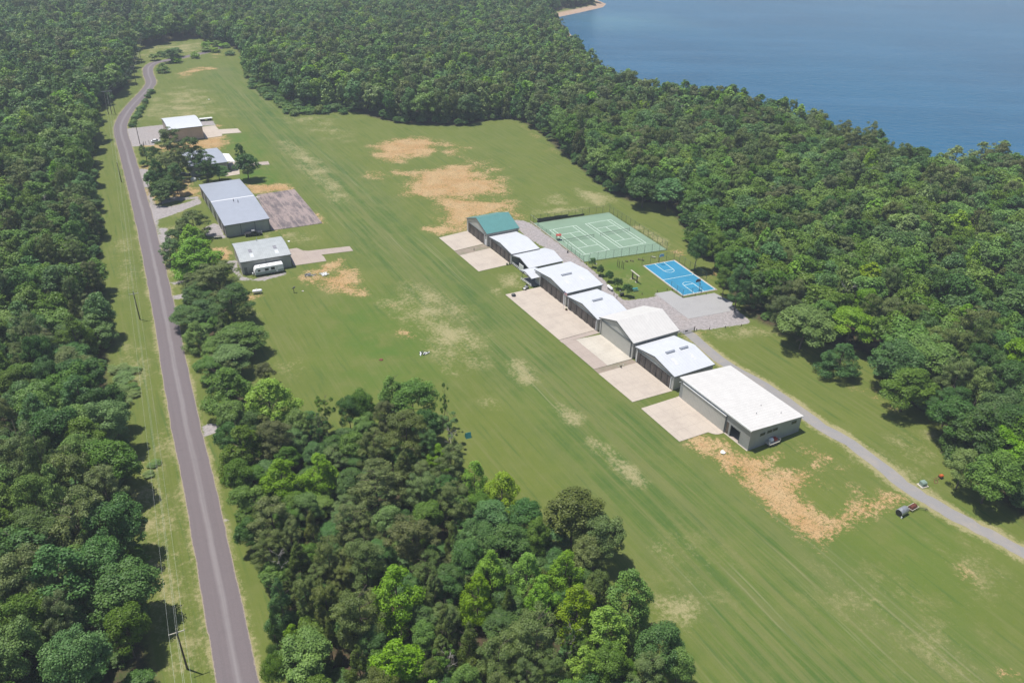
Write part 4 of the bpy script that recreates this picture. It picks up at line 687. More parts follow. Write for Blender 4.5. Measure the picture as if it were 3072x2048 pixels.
# utility trailer with tank by flat hangar
p = at('p', 1680, 1375); e = empty('utility_trailer', p, .52, 'small trailer loaded with a white tank and red machine beside the flat roofed hangar', 'trailer')
MB().box(0, 3.3, 0, 1.7, .5, .62).build('deck', M['wood_light'], e); b = MB()
for x in (0, 3.3): b.tube((x, 0, .6), (x, 0, 1.3), .04).tube((x, 1.7, .6), (x, 1.7, 1.3), .04).tube((x, 0, 1.3), (x, 1.7, 1.3), .04).tube((x, 0, .95), (x, 1.7, .95), .04)
b.tube((0, 0, .85), (3.3, 0, .85), .03).build('rail', M['metal'], e); MB().lathe([(.1, 0), (.45, .1), (.45, .9), (.1, 1.)], 'x', 14, (.9, 1.0, 1.05)).build('tank', M['white'], e, True); MB().box(2.1, 3.0, .5, 1.4, .62, 1.3).build('engine', M['red'], e, bevel=.08)
for x in (1.2, 2.0):
    for y in (-.12, 1.82): wheel(e, x, y, .33, .2)
# rollers
p = at('v', 300, 860); e = empty('lawn_roller', p, .56, 'grey steel drum roller lying on the grass by the drive', 'roller'); MB().lathe([(.25, 0), (.78, 0), (.8, .05), (.8, 2.25), (.78, 2.3), (.25, 2.3)], 'x', 26, (0, .8, .8)).build('drum', M['metal'], e, True); MB().lathe([(.02, -.02), (.7, -.02), (.7, -.004), (.02, -.004)], 'x', 24, (0, .8, .8)).build('hollow_shade_disc', M['black'], e); MB().box(-.12, -.03, -.15, .1, .05, .5).build('bracket', M['white'], e)  # black disc painted as the shade inside the drum's open end
p = at('v', 500, 770); e = empty('spiked_roller', p, .56, 'rusty red ribbed roller in a pale frame with a tow bar', 'roller'); b = MB()
pr_ = [(.1, 0)]+sum([[(.5, i*.2+.02), (.5, i*.2+.1), (.42, i*.2+.12), (.42, i*.2+.2)] for i in range(9)], [])+[(.1, 1.85)]; b.lathe(pr_, 'x', 20, (0, .9, .55)).build('drum', M['rust'], e)
MB().box(-.2, 2.1, .2, .3, .45, .57).box(-.2, 2.1, 1.5, 1.6, .45, .57).box(-.2, -.1, .3, 1.5, .45, .57).box(2.0, 2.1, .3, 1.5, .45, .57).build('frame', M['wood_light'], e); MB().tube((1.8, .2, .5), (3.2, -1.0, .35), .05).tube((2.6, -.9, .35), (3.3, -.5, .35), .04).tube((2.9, -.4, .3), (3.1, -1.3, .3), .03).build('tow_bar', M['dark_metal'], e)
p = at('v', 650, 345); e = empty('transformer_box', p, .35, 'pale green utility transformer box on a concrete pad by the drive', 'transformer box'); MB().box(-.35, 1.5, -.3, 1.3, 0, .15).build('pad', M['conc_new'], e); MB().extx([(0, .15), (0, .85), (.25, 1.05), (1.1, 1.05), (1.1, .15)], 0, 1.2).build('cabinet', M['transformer'], e, bevel=.03)
p = at('v', 860, 280); e = empty('garden_cultivator', p, .3, 'small rusty tow machine with an orange hood beside the wood edge', 'machine'); b = MB().tube((0, 0, 0), (.4, .9, .5), .05).tube((.9, .1, 0), (1.2, 1.0, .5), .05).tube((.4, .9, .5), (1.2, 1.0, .5), .05).tube((1.2, 1., .5), (2.3, 1.2, .7), .06).tube((0, 0, 0.05), (.9, .1, .05), .05).build('frame', M['rust'], e); MB().box(2.2, 3.1, .9, 1.6, .3, .85).build('hood', M['orange'], e, bevel=.12)
for y in (.85, 1.65): MB().lathe([(.05, -.05), (.25, -.05), (.25, .05), (.05, .05)], 'y', 12, (2.5, y, .25)).build('wheel', M['rubber'], e)
# ------------------------------------------------------------------ gate, posts, yard things
g0 = at('q', 1340, 1525); g1 = at('q', 1555, 1480); v = g1-g0; e = empty('field_gate', g0, math.atan2(v.y, v.x), 'grey barred metal gate across the drive beside the tallest hangar', 'gate'); b = MB(); Lg = v.length
for z in (.25, .5, .75, 1.0, 1.3): b.tube((0, 0, z), (Lg, 0, z), .035, n=6)
for x in (0, Lg*.33, Lg*.66, Lg): b.tube((x, 0, .2), (x, 0, 1.35), .035, n=6)
b.build('bars', M['metal'], e); MB().tube((Lg+.2, 0, 0), (Lg+.2, 0, 1.6), .12).build('post', M['wood'], e); MB().box(Lg*.42, Lg*.6, -.05, .0, .55, .95).build('plate', M['dark_metal'], e)
def posts(name, lst, h, r, mat, label, cat, group):
    for i, (k, x, y) in enumerate(lst):
        p = at(k, x, y); e = empty(name, p, 0, label if isinstance(label, str) else label[i], cat, group)
        MB().lathe([(r, 0), (r, h*.97), (r*.8, h)], 'z', 8).build('shaft', M[mat], e)
        MB().lathe([(r*1.7, 0), (r*1.5, .06), (r, .1)], 'z', 8).build('base', M['soil_strip'], e)
posts('bollard', [('q',1780,1452),('q',2003,1430),('q',2226,1405),('q',1595,1468),('q',1252,900),('q',1398,1000),('q',1577,975),('q',1731,955),('q',1042,925),('q',828,962),('q',1180,900),('q',240,700),('q',42,540),('q',432,968)], .75, .1, 'wood',
 ['short wooden post first along the parking edge from the gate','short wooden post second along the parking edge from the gate','short wooden post third along the parking edge from the gate','dark stump beside the gate post','post at the left edge of the blue court','post at the near left corner of the blue court','left of two posts along the near end of the blue court','right of two posts along the near end of the blue court','small post between playground lawn and parking lot','post standing in the playground lawn corner','post where lawn meets parking beside the blue court','marker post beside the second young tree','marker post at the near corner of the tennis court','small orange brown post by the barbecue'], 'post', 'short posts round the parking lot')
posts('exercise_post', [('q',480,565),('q',503,585),('q',541,582),('q',563,600)], 2.6, .09, 'wood', ['first of four tall wooden posts from the left on the lawn','second of four tall wooden posts from the left on the lawn','third of four tall wooden posts from the left on the lawn','fourth of four tall wooden posts from the left on the lawn'], 'post', 'four tall posts on the playground lawn')
posts('yard_post', [('m',575,715),('q',472,1015),('u',255,465),('u',305,660)], 1.0, .09, 'black', ['dark post between the two farthest aprons','dark post beside the barbecue by the last young tree','small black mailbox post by the road, farther one','small black mailbox post by the road, nearer one'], 'post', 'dark yard posts')
a = at('q', 690, 738); c_ = at('q', 752, 788); v = c_-a; e = empty('swing_frame', a, math.atan2(v.y, v.x), 'timber frame of two thick posts under a pale beam on the lawn', 'swing frame'); Ls = v.length
for x in (0, Ls): MB().box(x-.15, x+.15, -.15, .15, 0, 2.6).build('post', M['wood'], e)
MB().box(-1.2, Ls+1.2, -.22, .22, 2.6, 2.72).build('beam', M['wood_light'], e); b = MB()
for x in (Ls*.25, Ls*.4, Ls*.6, Ls*.75): b.tube((x, 0, .5), (x, 0, 2.6), .015, n=4)
b.build('chains', M['dark_metal'], e)
for x in (0, Ls): MB().box(x-.6, x+.2, -.3, .3, 0, .06).build('footing', M['stone'], e)
p = at('q', 725, 900); e = empty('picnic_table', p, .3, 'teal picnic table on the lawn by the last young tree', 'picnic table'); MB().box(-.95, .95, -.4, .4, .72, .77).build('tabletop', M['teal'], e)
for y in (-.78, .78): MB().box(-.95, .95, y-.13, y+.13, .43, .47).build('bench_seat', M['teal'], e)
for x in (-.6, .6): MB().tube((x, -.8, 0), (x, .3, .72), .04).tube((x, .8, 0), (x, -.3, .72), .04).tube((x, -.8, .42), (x, .8, .42), .03).build('leg', M['dark_metal'], e)
p = at('q', 515, 985); e = empty('barbecue', p, .4, 'black covered barbecue with a white lamp post by the last young tree', 'barbecue'); MB().box(.2, 1.3, -.3, .4, .1, .85).build('cabinet', M['black'], e, bevel=.04); MB().lathe([(.05, 0), (.38, .05), (.38, .9), (.05, .95)], 'x', 12, (.27, .05, .85)).build('lid', M['dark_metal'], e); MB().tube((-.1, 0, 0), (-.1, 0, 1.9), .05).build('pole', M['dark_metal'], e); MB().lathe([(.05, 0), (.14, .1), (.14, .2), (.05, .3)], 'z', 10, (-.1, 0, 1.85)).build('lamp', M['white'], e)
for i, (x, y, L_, lab) in enumerate(((612, 497, .8, 'smallest dark stepping block on the lawn'), (685, 490, 1.1, 'dark low bench second from the left below the tennis fence'), (812, 474, 2.2, 'widest dark low bench below the tennis fence'), (990, 440, 1.4, 'dark low bench nearest the far basketball hoop'))):
    p = at('q', x, y); e = empty('low_bench', p, TA-.9, lab, 'bench', 'low benches below the tennis fence'); MB().box(-L_/2, L_/2, -.2, .2, .38, .44).build('seat', M['wood'] if i < 3 else M['stone'], e)
    for s_ in (-1, 1): MB().box(s_*L_*.4-.08, s_*L_*.4+.08, -.15, .15, 0, .38).build('leg', M['black'], e)
a = at('t', 750, 585); e = empty('court_shelter', at('t', 765, 600), TA-.2, 'small shelter with a red roof at the edge of the tennis court', 'shelter')
for x in (0, 1.3):
    for y in (0, .9): MB().tube((x, y, 0), (x, y, 1.9), .06, n=6).build('post', M['wood'], e)
MB().extx([(-.3, 1.85), (.45, 2.3), (1.2, 1.85), (1.2, 1.93), (.45, 2.4), (-.3, 1.93)], -.3, 1.6).build('roof', M['red'], e); MB().box(.1, 1.2, .3, .7, .45, .5).build('seat', M['wood'], e)
MB().lathe([(.2, 0), (.24, .7), (.2, .75)], 'z', 12).build('bin', M['black'])
o = bpy.data.objects['bin']; o.name = 'litter_bin'; o.location = at('t', 957, 815); tag(o, 'small dark litter bin beside the tennis court kerb', 'bin')
p = at('n', 190, 650); e = empty('fire_pit', p, .5, 'round dark fire pit with a spark screen on the longest apron corner', 'fire pit'); MB().lathe([(.25, .15), (.65, .5), (.72, .52), (.68, .45), (.3, .1)], 'z', 18).build('bowl', M['black'], e, True); MB().lathe([(.66, .53), (.5, .78), (.2, .95), (.03, .98)], 'z', 16).build('screen', M['dark_metal'], e, True)
for i in range(3): MB().tube((.6*math.cos(i*2.1), .6*math.sin(i*2.1), 0), (.4*math.cos(i*2.1), .4*math.sin(i*2.1), .4), .035).build('leg', M['dark_metal'], e)
p = at('n', 375, 560); e = empty('ride_on_mower', p, 1.0, 'silver grey ride on mower parked at the porch fence', 'mower'); MB().extx([(0, .35), (0, .75), (.3, .9), (1.0, .9), (1.0, .35)], -.1, 1.2).build('body', M['metal'], e, bevel=.06); MB().box(-.8, -.15, .1, .9, .3, .6).build('deck', M['offwhite'], e, bevel=.05); MB().box(.8, 1.2, .3, .8, .9, 1.35).build('seat', M['black'], e, bevel=.05)
for x in (-.5, .9):
    for y in (-.05, 1.05): wheel(e, x, y, .28, .18)
MB().tube((-.1, .5, .7), (-.35, .5, 1.2), .03).build('steering_column', M['dark_metal'], e)
p = at('n', 893, 828); e = empty('flagpole', p, .3, 'thin white flagpole with a red and white striped flag by the widest hangar', 'flag'); MB().tube((0, 0, 0), (0, 0, 6.2), .05, .03).build('pole', M['white'], e)
b = MB(); vs_ = []; nn = 10
for i in range(nn+1):
    for j in range(2): vs_.append((.04+.13*i, .08*math.sin(i*1.1), -.45*i/nn*.9+j*.95))
b.add(vs_, [(2*i, 2*i+2, 2*i+3, 2*i+1) for i in range(nn)]); fo = b.build('flag', M['flag'], e); fo.location = (0, 0, 5.0); fo.rotation_euler = (0, 0, -1.2)
for (k, x, y, lab) in (('m', 1040, 915, 'stone planter at the corner of the second apron'), ('m', 1075, 908, 'smaller stone planter by the second hangar'), ('n', 935, 850, 'small brown clay pot by the flagpole')):
    p = at(k, x, y); e = empty('planter', p, .4, lab, 'planter', 'small planters by the hangars'); MB().lathe([(.22, 0), (.36, .4), (.4, .45), (.33, .42)], 'z', 12).build('pot', M['rust'] if k == 'n' else M['stone'], e, True); MB().lathe([(.3, .4), (.28, .55), (.1, .7)], 'z', 8).build('plant', L['dark'], e)
e = empty('bucket', at('o', 765, 955), 0, 'black bucket on the soil strip between two aprons', 'bucket'); MB().lathe([(.15, 0), (.2, .55), (.21, .6), (.18, .55)], 'z', 12).build('body', M['black'], e); MB().tube((-.2, 0, .58), (0, 0, .85), .015, n=4).tube((.2, 0, .58), (0, 0, .85), .015, n=4).build('handle', M['dark_metal'], e)
def rock(k, x, y, r, lab, mat='stone'):
    b = MB(); prof = [(.05, 0), (r, .05), (r*.9, r*.4), (r*.3, r*.6)]; b.lathe(prof, 'z', 9); b.v = [(a+rnd.uniform(-.2, .2)*r, c+rnd.uniform(-.2, .2)*r, d) for a, c, d in b.v]; o = b.build('rock', M[mat], None); o.location = at(k, x, y); tag(o, lab, 'rock', 'loose stones')
rock('o', 728, 930, .22, 'pale stone left of the bucket'); rock('o', 798, 910, .2, 'pale stone right of the bucket'); rock('p', 1030, 1445, .6, 'white flat stone on the grass before the flat roofed hangar', 'white'); rock('k', 1440, 1055, .4, 'white stone on the grass by the arched shed', 'white'); rock('l', 1450, 910, .35, 'pale stone beside the pump', 'stone'); rock('k', 1005, 440, .9, 'pale slab lying at the corner of the stained pad', 'stone')
rock('t', 1450, 1010, .5, 'pale stone at the foot of the first young tree'); rock('e', 275, 910, .5, 'dark red stump in the meadow', 'rust')
# pump/antenna on lawn
e = empty('garden_pump', at('l', 1328, 930), .3, 'dark pump head on a pole in the meadow', 'pump'); MB().tube((0, 0, 0), (0, 0, 1.6), .09).build('pole', M['dark_metal'], e); MB().box(-.5, .1, -.15, .15, 1.4, 1.6).build('arm', M['dark_metal'], e, bevel=.02); MB().lathe([(.1, 0), (.3, .05), (.3, .3), (.1, .4)], 'z', 10, (.25, 0, 1.6)).build('head', M['black'], e)
def pile(k, x, y, lab, cat, n, mats, sz):
    e = empty('debris_pile', at(k, x, y), 0, lab, cat)
    for m_ in mats:
        b = MB()
        for i in range(n): a = rnd.uniform(0, 3.1); l_ = rnd.uniform(.3, 1)*sz; cx_, cy_ = rnd.gauss(0, sz*.5), rnd.gauss(0, sz*.25); z_ = rnd.uniform(.05, .35); b.tube((cx_-l_/2*math.cos(a), cy_-l_/2*math.sin(a), z_), (cx_+l_/2*math.cos(a), cy_+l_/2*math.sin(a), z_+rnd.uniform(-.05, .2)), rnd.uniform(.06, .16), n=5)
        b.build({'white': 'sheeting', 'dark_metal': 'scrap', 'metal': 'pipes', 'offwhite': 'boards', 'blue': 'drum'}[m_], M[m_], e)
pile('l', 1560, 690, 'heap of dark scrap and pipes on the bare soil', 'scrap heap', 8, ('dark_metal', 'metal'), 1.8)
pile('l', 1760, 680, 'white sheets and boards dumped on the bare soil', 'scrap heap', 9, ('white', 'offwhite'), 1.8)
pile('e', 565, 870, 'white boards lying in the worn meadow', 'boards', 7, ('white', 'dark_metal'), 1.3)
pile('a', 1435, 690, 'tiny pale debris on the far meadow', 'debris', 5, ('offwhite',), 1.6)
e = empty('tarp_frame', at('e', 860, 1455), .4, 'small teal tarp frame at the clump edge by the runway', 'tarp'); MB().extx([(0, 0), (.5, 1.3), (.55, 1.3), (1.2, 0.05), (1.1, 0)], 0, 1.3).build('tarp', M['teal'], e); MB().tube((0, .5, 0), (0, .5, 1.35), .04).tube((1.3, .5, 0), (1.3, .5, 1.35), .04).build('frame', M['dark_metal'], e)
e = empty('small_trailer', at('k', 385, 1025), .3, 'small grey utility trailer at the corner of the long building', 'trailer'); MB().box(0, 2.6, 0, 1.3, .4, .5).build('deck', M['wood_light'], e); MB().box(0, 2.6, 0, .05, .5, .8).box(0, 2.6, 1.25, 1.3, .5, .8).box(2.55, 2.6, .05, 1.25, .5, .8).build('side_rail', M['metal'], e)
for y in (-.1, 1.4): wheel(e, .9, y, .3, .18)
MB().tube((0, .65, .45), (-.9, .65, .4), .04).build('hitch', M['dark_metal'], e)
def car(k, x, y, ang, mat, lab):
    e = empty('parked_car', at(k, x, y), ang, lab, 'car'); MB().ext([(0, .35), (0, .85), (.3, .95), (3.4, .95), (4.4, .8), (4.5, .35)], 0, 1.75).build('body', mat, e, True, .05); MB().ext([(.5, .94), (.95, 1.42), (2.4, 1.42), (3.3, .94)], .12, 1.63).build('cabin', M['dark_glass'], e, True); MB().box(1.0, 2.35, .2, 1.55, 1.42, 1.46).build('roof', mat, e)
    for xx in (.85, 3.6):
        for yy in (.1, 1.65): wheel(e, xx, yy, .32, .2)
car('j', 440, 612, .3, M['white'], 'white car at the end of the gravel yard by the tan hangar'); car('j', 830, 1085, .25, M['truck'], 'dark car half hidden under the roadside pines')
e = empty('boulder_sign', at('j', 1040, 1140), .2, 'pale rounded canvas cover beside the pines', 'canvas cover'); MB().lathe([(1.2, 0), (1.15, .7), (.8, 1.25), (.2, 1.5)], 'z', 14).build('cover', M['offwhite'], e, True); MB().lathe([(.3, 0), (.35, .5), (.1, .75)], 'z', 10, (2.2, .6, 0)).build('knob', M['white'], e, True); e.name = 'canvas_cover'
posts('fence_post', [('j',340,635),('j',368,632),('j',413,618)], 1.6, .07, 'black', ['left fence post by the gravel yard','middle fence post by the gravel yard','right fence post by the gravel yard'], 'post', 'fence posts by the gravel yard')
# ------------------------------------------------------------------ power line
LD = math.radians(0)
def pole(p, h, ang, lab, arm=2.6, double=False, grp='wooden power poles along the road'):
    e = empty('power_pole', p, ang, lab, 'power pole', grp)
    for dx in ((0,) if not double else (-1.6, 0, 1.6)): MB().tube((dx, 0, 0), (dx, 0, h+(.3 if dx == 0 else 0)), .17, .11, 10).build('shaft', M['pole'], e)
    if arm:
        aw = arm if not double else 5.0
        MB().box(-aw/2, aw/2, -.17, -.06 if not double else .1, h-.35, h-.22).build('crossarm', M['metal'] if double else M['wood_light'], e)
        for x in (-aw/2+.1, 0, aw/2-.1): MB().lathe([(.03, 0), (.06, .05), (.06, .16), (.03, .2)], 'z', 8, (x, -.11 if x else 0, h-.22 if x else h+.3)).build('insulator', M['stone'], e)
    return e
main = [(at('g', 1292, 1470), 9.1, 'nearest power pole, at the bottom left beside the road'), (at('d', 965, 632), 8.5, 'second power pole with a crossarm left of the road'), (at('a', 838, 1255), 8.0, 'slim power pole left of the road by the roadside pines'), (at('a', 772, 788), 12, 'triple pole structure where the road starts to curve'), (at('a', 942, 590), 11, 'power pole beside the S bend of the road'), (at('a', 990, 345), 11, 'farthest power pole below the upper wood')]
dd = [(main[min(i+1, len(main)-1)][0]-main[max(i-1, 0)][0]).to_2d().normalized() for i in range(len(main))]
for i, (p, h, lab) in enumerate(main): pole(p, h, math.atan2(dd[i].y, dd[i].x)-math.pi/2, lab, 2.4 if i != 2 else 0, i == 3)
for k, x, y, h, lab in (('a', 965, 995, 8.6, 'tall leaning pole beside the gravel yard'), ('a', 1020, 1140, 9.5, 'pole beside the roadside pines right of the road'), ('d', 1297, 490, 4.6, 'short pole right of the road by the dark pines'), ('a', 978, 440, 7.5, 'small pole in the far roadside grass')): pole(at(k, x, y), h, .4, lab, 0)
prev = main[0][0].to_2d()-dd[0]*110
line = [(prev, 9.1, dd[0])]+[(p.to_2d(), h, d_) for (p, h, _), d_ in zip(main, dd)]
for wi, (off, dz, lab) in enumerate(((-1.1, -.05, 'left outer power wire on the crossarms'), (0, .35, 'middle power wire on the pole tops'), (1.1, -.05, 'right outer power wire on the crossarms'), (0, -1.8, 'lower neutral wire below the crossarms'))):
    b = MB()
    for (p, h, d_), (q, h2, d2) in zip(line[:-1], line[1:]):
        a = Vector((p.x+d_.y*off, p.y-d_.x*off, h+dz)); c_ = Vector((q.x+d2.y*off, q.y-d2.x*off, h2+dz)); last = a; nseg = 12; sag = (c_-a).length*.012
        for i in range(1, nseg+1):
            t = i/nseg; pt = a.lerp(c_, t); pt.z -= 4*sag*t*(1-t); b.tube(last, pt, .014, n=4); last = pt
    tag(b.build('power_wire', M['wire']), lab, 'power wire', 'wires of the roadside power line')

# ------------------------------------------------------------------ trees
def crown(kind, seed, nleaf, ls, mat):
    r = np.random.RandomState(seed); H, R = 14., 4.2
    if kind == 'broad':
        nc = 44; d = r.normal(size=(nc, 3)); d /= np.linalg.norm(d, axis=1)[:, None]; d[:, 2] = np.abs(d[:, 2])*1.35-.5; rad = r.uniform(.5, .85, nc)
        c = d*rad[:, None]*np.array([R, R, .40*H])+np.array([0, 0, .56*H]); rc = r.uniform(.20, .38, nc)*R; sq = .75
        c[:, :2] += (c[:, 2:3]-.6*H)*r.uniform(-.05, .05, 2)
    elif kind == 'gum':
        nc = 64; t = r.uniform(0, 1, nc)**1.15; a = r.uniform(0, 6.28, nc); rr = R*.9*np.minimum(1, 1.25*(1-t)**.62)*r.uniform(.5, 1, nc); c = np.stack([rr*np.cos(a), rr*np.sin(a), H*(.14+.80*t)], 1); rc = R*(.15+.14*(1-t))*r.uniform(.8, 1.3, nc); sq = .9
    elif kind == 'pine':
        nc = 60; t = r.uniform(0, 1, nc); a = r.uniform(0, 6.28, nc); rr = R*.92*np.sqrt(np.clip(1-(t*1.2-.3)**2, .05, 1))*r.uniform(.4, 1, nc); c = np.stack([rr*np.cos(a), rr*np.sin(a), H*(.22+.70*t)], 1); rc = R*r.uniform(.15, .28, nc); sq = .7
    elif kind == 'cedar':
        nc = 50; t = r.uniform(0, 1, nc); a = r.uniform(0, 6.28, nc); rr = R*.8*(1-t)**.8*r.uniform(.6, 1, nc); c = np.stack([rr*np.cos(a), rr*np.sin(a), H*(.06+.88*t)], 1); rc = R*(.10+.20*(1-t))*r.uniform(.8, 1.2, nc); sq = 1.2
    elif kind == 'sparse':
        nc = 16; t = r.uniform(0, 1, nc); a = r.uniform(0, 6.28, nc); rr = R*.75*r.uniform(.1, 1, nc); c = np.stack([rr*np.cos(a), rr*np.sin(a), H*(.45+.5*t)], 1); rc = R*r.uniform(.12, .24, nc); sq = .8
    elif kind == 'bush':
        nc = 20; d = r.normal(size=(nc, 3)); d /= np.linalg.norm(d, axis=1)[:, None]; d[:, 2] = np.abs(d[:, 2]); c = d*r.uniform(.3, .75, nc)[:, None]*np.array([R, R, .6*H])+np.array([0, 0, .12*H]); rc = r.uniform(.25, .4, nc)*R; sq = 1.
    wgt = rc**2; pick = r.choice(nc, nleaf, p=wgt/wgt.sum()); d = r.normal(size=(nleaf, 3)); d[:, 2] = d[:, 2]*.9+.35
    out = c[pick]-np.array([0, 0, .5*H]); out /= np.linalg.norm(out, axis=1)[:, None]+1e-6; d += out*.5; d /= np.linalg.norm(d, axis=1)[:, None]
    pos = c[pick]+d*(rc[pick]*r.uniform(.5, 1.12, nleaf))[:, None]*np.array([1, 1, sq])
    nrm = d*.8+r.normal(size=(nleaf, 3))*.42+np.array([0, 0, .35]); nrm /= np.linalg.norm(nrm, axis=1)[:, None]
    tv = np.cross(nrm, r.normal(size=(nleaf, 3))); tv /= np.linalg.norm(tv, axis=1)[:, None]+1e-9; bv = np.cross(nrm, tv)
    s = ls*r.uniform(.55, 1.35, nleaf)[:, None]*.5; asp = .7 if kind not in ('pine', 'cedar') else .42
    v = np.stack([pos+tv*s, pos+bv*s*asp+nrm*s*.15, pos-tv*s, pos-bv*s*asp+nrm*s*.15], 1).reshape(-1, 3)
    ct = r.uniform(0, 1, nc); tone = np.clip(ct[pick]*.7+r.uniform(-.2, .4, nleaf), 0, 1)
    me = bpy.data.meshes.new('crown'); me.vertices.add(len(v)); me.vertices.foreach_set('co', v.ravel()); me.loops.add(4*nleaf); me.polygons.add(nleaf)
    me.loops.foreach_set('vertex_index', np.arange(4*nleaf, dtype=np.int32)); me.polygons.foreach_set('loop_start', np.arange(0, 4*nleaf, 4, dtype=np.int32)); me.polygons.foreach_set('loop_total', np.full(nleaf, 4, np.int32)); me.update(calc_edges=True)
    a_ = me.attributes.new('tone', 'FLOAT', 'FACE'); a_.data.foreach_set('value', tone.astype(np.float32)); me.materials.append(L[mat]); return me
def trunk_mesh(kind, seed):
    r = random.Random(seed); b = MB(); H = 14.; top = {'broad': .6, 'gum': .85, 'pine': .85, 'cedar': .8, 'sparse': .85, 'bush': .3, 'dead': .8}[kind]; last = Vector((0, 0, -.1)); rad = .2
    for i in range(1, 6):
        t = i/5; p = Vector((r.uniform(-.15, .15)*i*.4, r.uniform(-.15, .15)*i*.4, H*top*t)); nrad = .2*(1-.75*t); b.tube(last, p, rad, nrad, 6)
        if i >= 2:
            for k in range({'dead': 5, 'sparse': 3}.get(kind, 2)):
                a = r.uniform(0, 6.28); l_ = r.uniform(1.5, 3.2)*(1.2-t*.5); q = p+Vector((math.cos(a)*l_, math.sin(a)*l_, r.uniform(.6, 2.0))); b.tube(p, q, nrad*.6, .03, 4)
                if kind in ('dead', 'sparse'):
                    for _ in range(3): a2 = a+r.uniform(-.9, .9); b.tube(p.lerp(q, .6), p.lerp(q, .6)+Vector((math.cos(a2)*1.3, math.sin(a2)*1.3, r.uniform(.3, 1.5))), .035, .012, 3)
        last = p; rad = nrad
    me = bpy.data.meshes.new('trunk'); me.from_pydata(b.v, [], b.f); me.materials.append(M['deadwood'] if kind in ('dead',) else M['bark']); return me
CM = {}; TM = {}
NV = {'broad': 5, 'gum': 3, 'pine': 4, 'cedar': 2, 'sparse': 2, 'bush': 2}
def cmesh(kind, mat, lod, v):
    k = (kind, mat, lod, v)
    if k not in CM:
        nl, ls = {0: (13000, .30), 1: (4600, .50), 2: (1700, .85)}[lod]
        f_ = {'broad': 1.2, 'gum': 1., 'pine': 1.25, 'cedar': 1.3, 'sparse': .3, 'bush': .5}[kind]; CM[k] = crown(kind, 100+v*7+hash_(kind), int(nl*f_), ls, mat)
    return CM[k]
def hash_(s): return sum(ord(c)*(i+3) for i, c in enumerate(s)) % 997
def tmesh(kind, v):
    if (kind, v) not in TM: TM[(kind, v)] = trunk_mesh(kind, 5+v+hash_(kind))
    return TM[(kind, v)]
NAME = {'broad': 'broadleaf_tree', 'gum': 'broadleaf_tree', 'pine': 'pine_tree', 'cedar': 'cedar_tree', 'sparse': 'thin_tree', 'bush': 'shrub', 'dead': 'dead_tree'}
SRC = {}
def tree(x, y, kind, mat, H, R, label, group=None, z=0., rot=None):
    dist = math.hypot(x, y, CAMH); lod = 0 if dist < 270 else 1 if dist < 420 else 2; v = rnd.randrange(NV.get(kind, 1)); e = bpy.data.objects.new(NAME[kind], None); link(e); e.location = (x, y, z); e.rotation_euler = (0, 0, rnd.uniform(0, 6.28) if rot is None else rot); ax_ = rnd.uniform(.88, 1.14); e.scale = (R/4.2*ax_, R/4.2/ax_, H/14.); e.empty_display_size = 1
    tag(e, label, 'shrub' if kind == 'bush' else 'tree', group)
    if kind != 'dead':
        c = bpy.data.objects.new('crown', cmesh(kind, mat, lod, v)); link(c); c.parent = e; SRC.setdefault((kind, mat, lod, v), c)
    t = bpy.data.objects.new('trunk', tmesh(kind, v)); link(t); t.parent = e
    return e
CN = {'mid': 'mid green', 'dark': 'dark green', 'blue': 'blue green', 'bright': 'bright yellow green', 'olive': 'olive green', 'brown': 'brownish', 'cedar': 'dark olive', 'light': 'pale green'}
KN = {'broad': 'broadleaf tree', 'gum': 'pointed broadleaf tree', 'pine': 'pine', 'cedar': 'cedar', 'sparse': 'thin bare limbed tree', 'bush': 'shrub', 'dead': 'dead tree'}
used_labels = {}
def place(k, x, y, r, kind, mat, where, h=None, n_hint=''):
    """crown centre in the picture, crown radius in that picture's pixels"""
    s = REG[k][2]; zc = (h or 12)*.6; p = at(k, x, y, zc); _, _, z_ = px(p); R = r/s*z_/FPX*(1.2 if where.startswith(A[:12]) else 1.12 if REG[k][2] > 4 else 1.22 if kind == 'gum' else 1.12); H = h or max(6., min(17., R*3.1))
    zc = H*.6; p = at(k, x, y, zc)
    lab = ' '.join(f"{CN[mat]} {KN[kind]} {where}".split()[:16]); occupied.append((p.x, p.y, R)); tree(p.x, p.y, kind, mat, H, R, lab, 'trees '+where); return p
occupied = []
A = 'in the roadside row of trees'; Bc = 'atop the lower clump'; Cc = 'on the clump side facing the road'; Dc = 'inside the lower clump'; Ec = 'on the clump side facing the runway'; Fc = 'at the bottom of the lower clump'
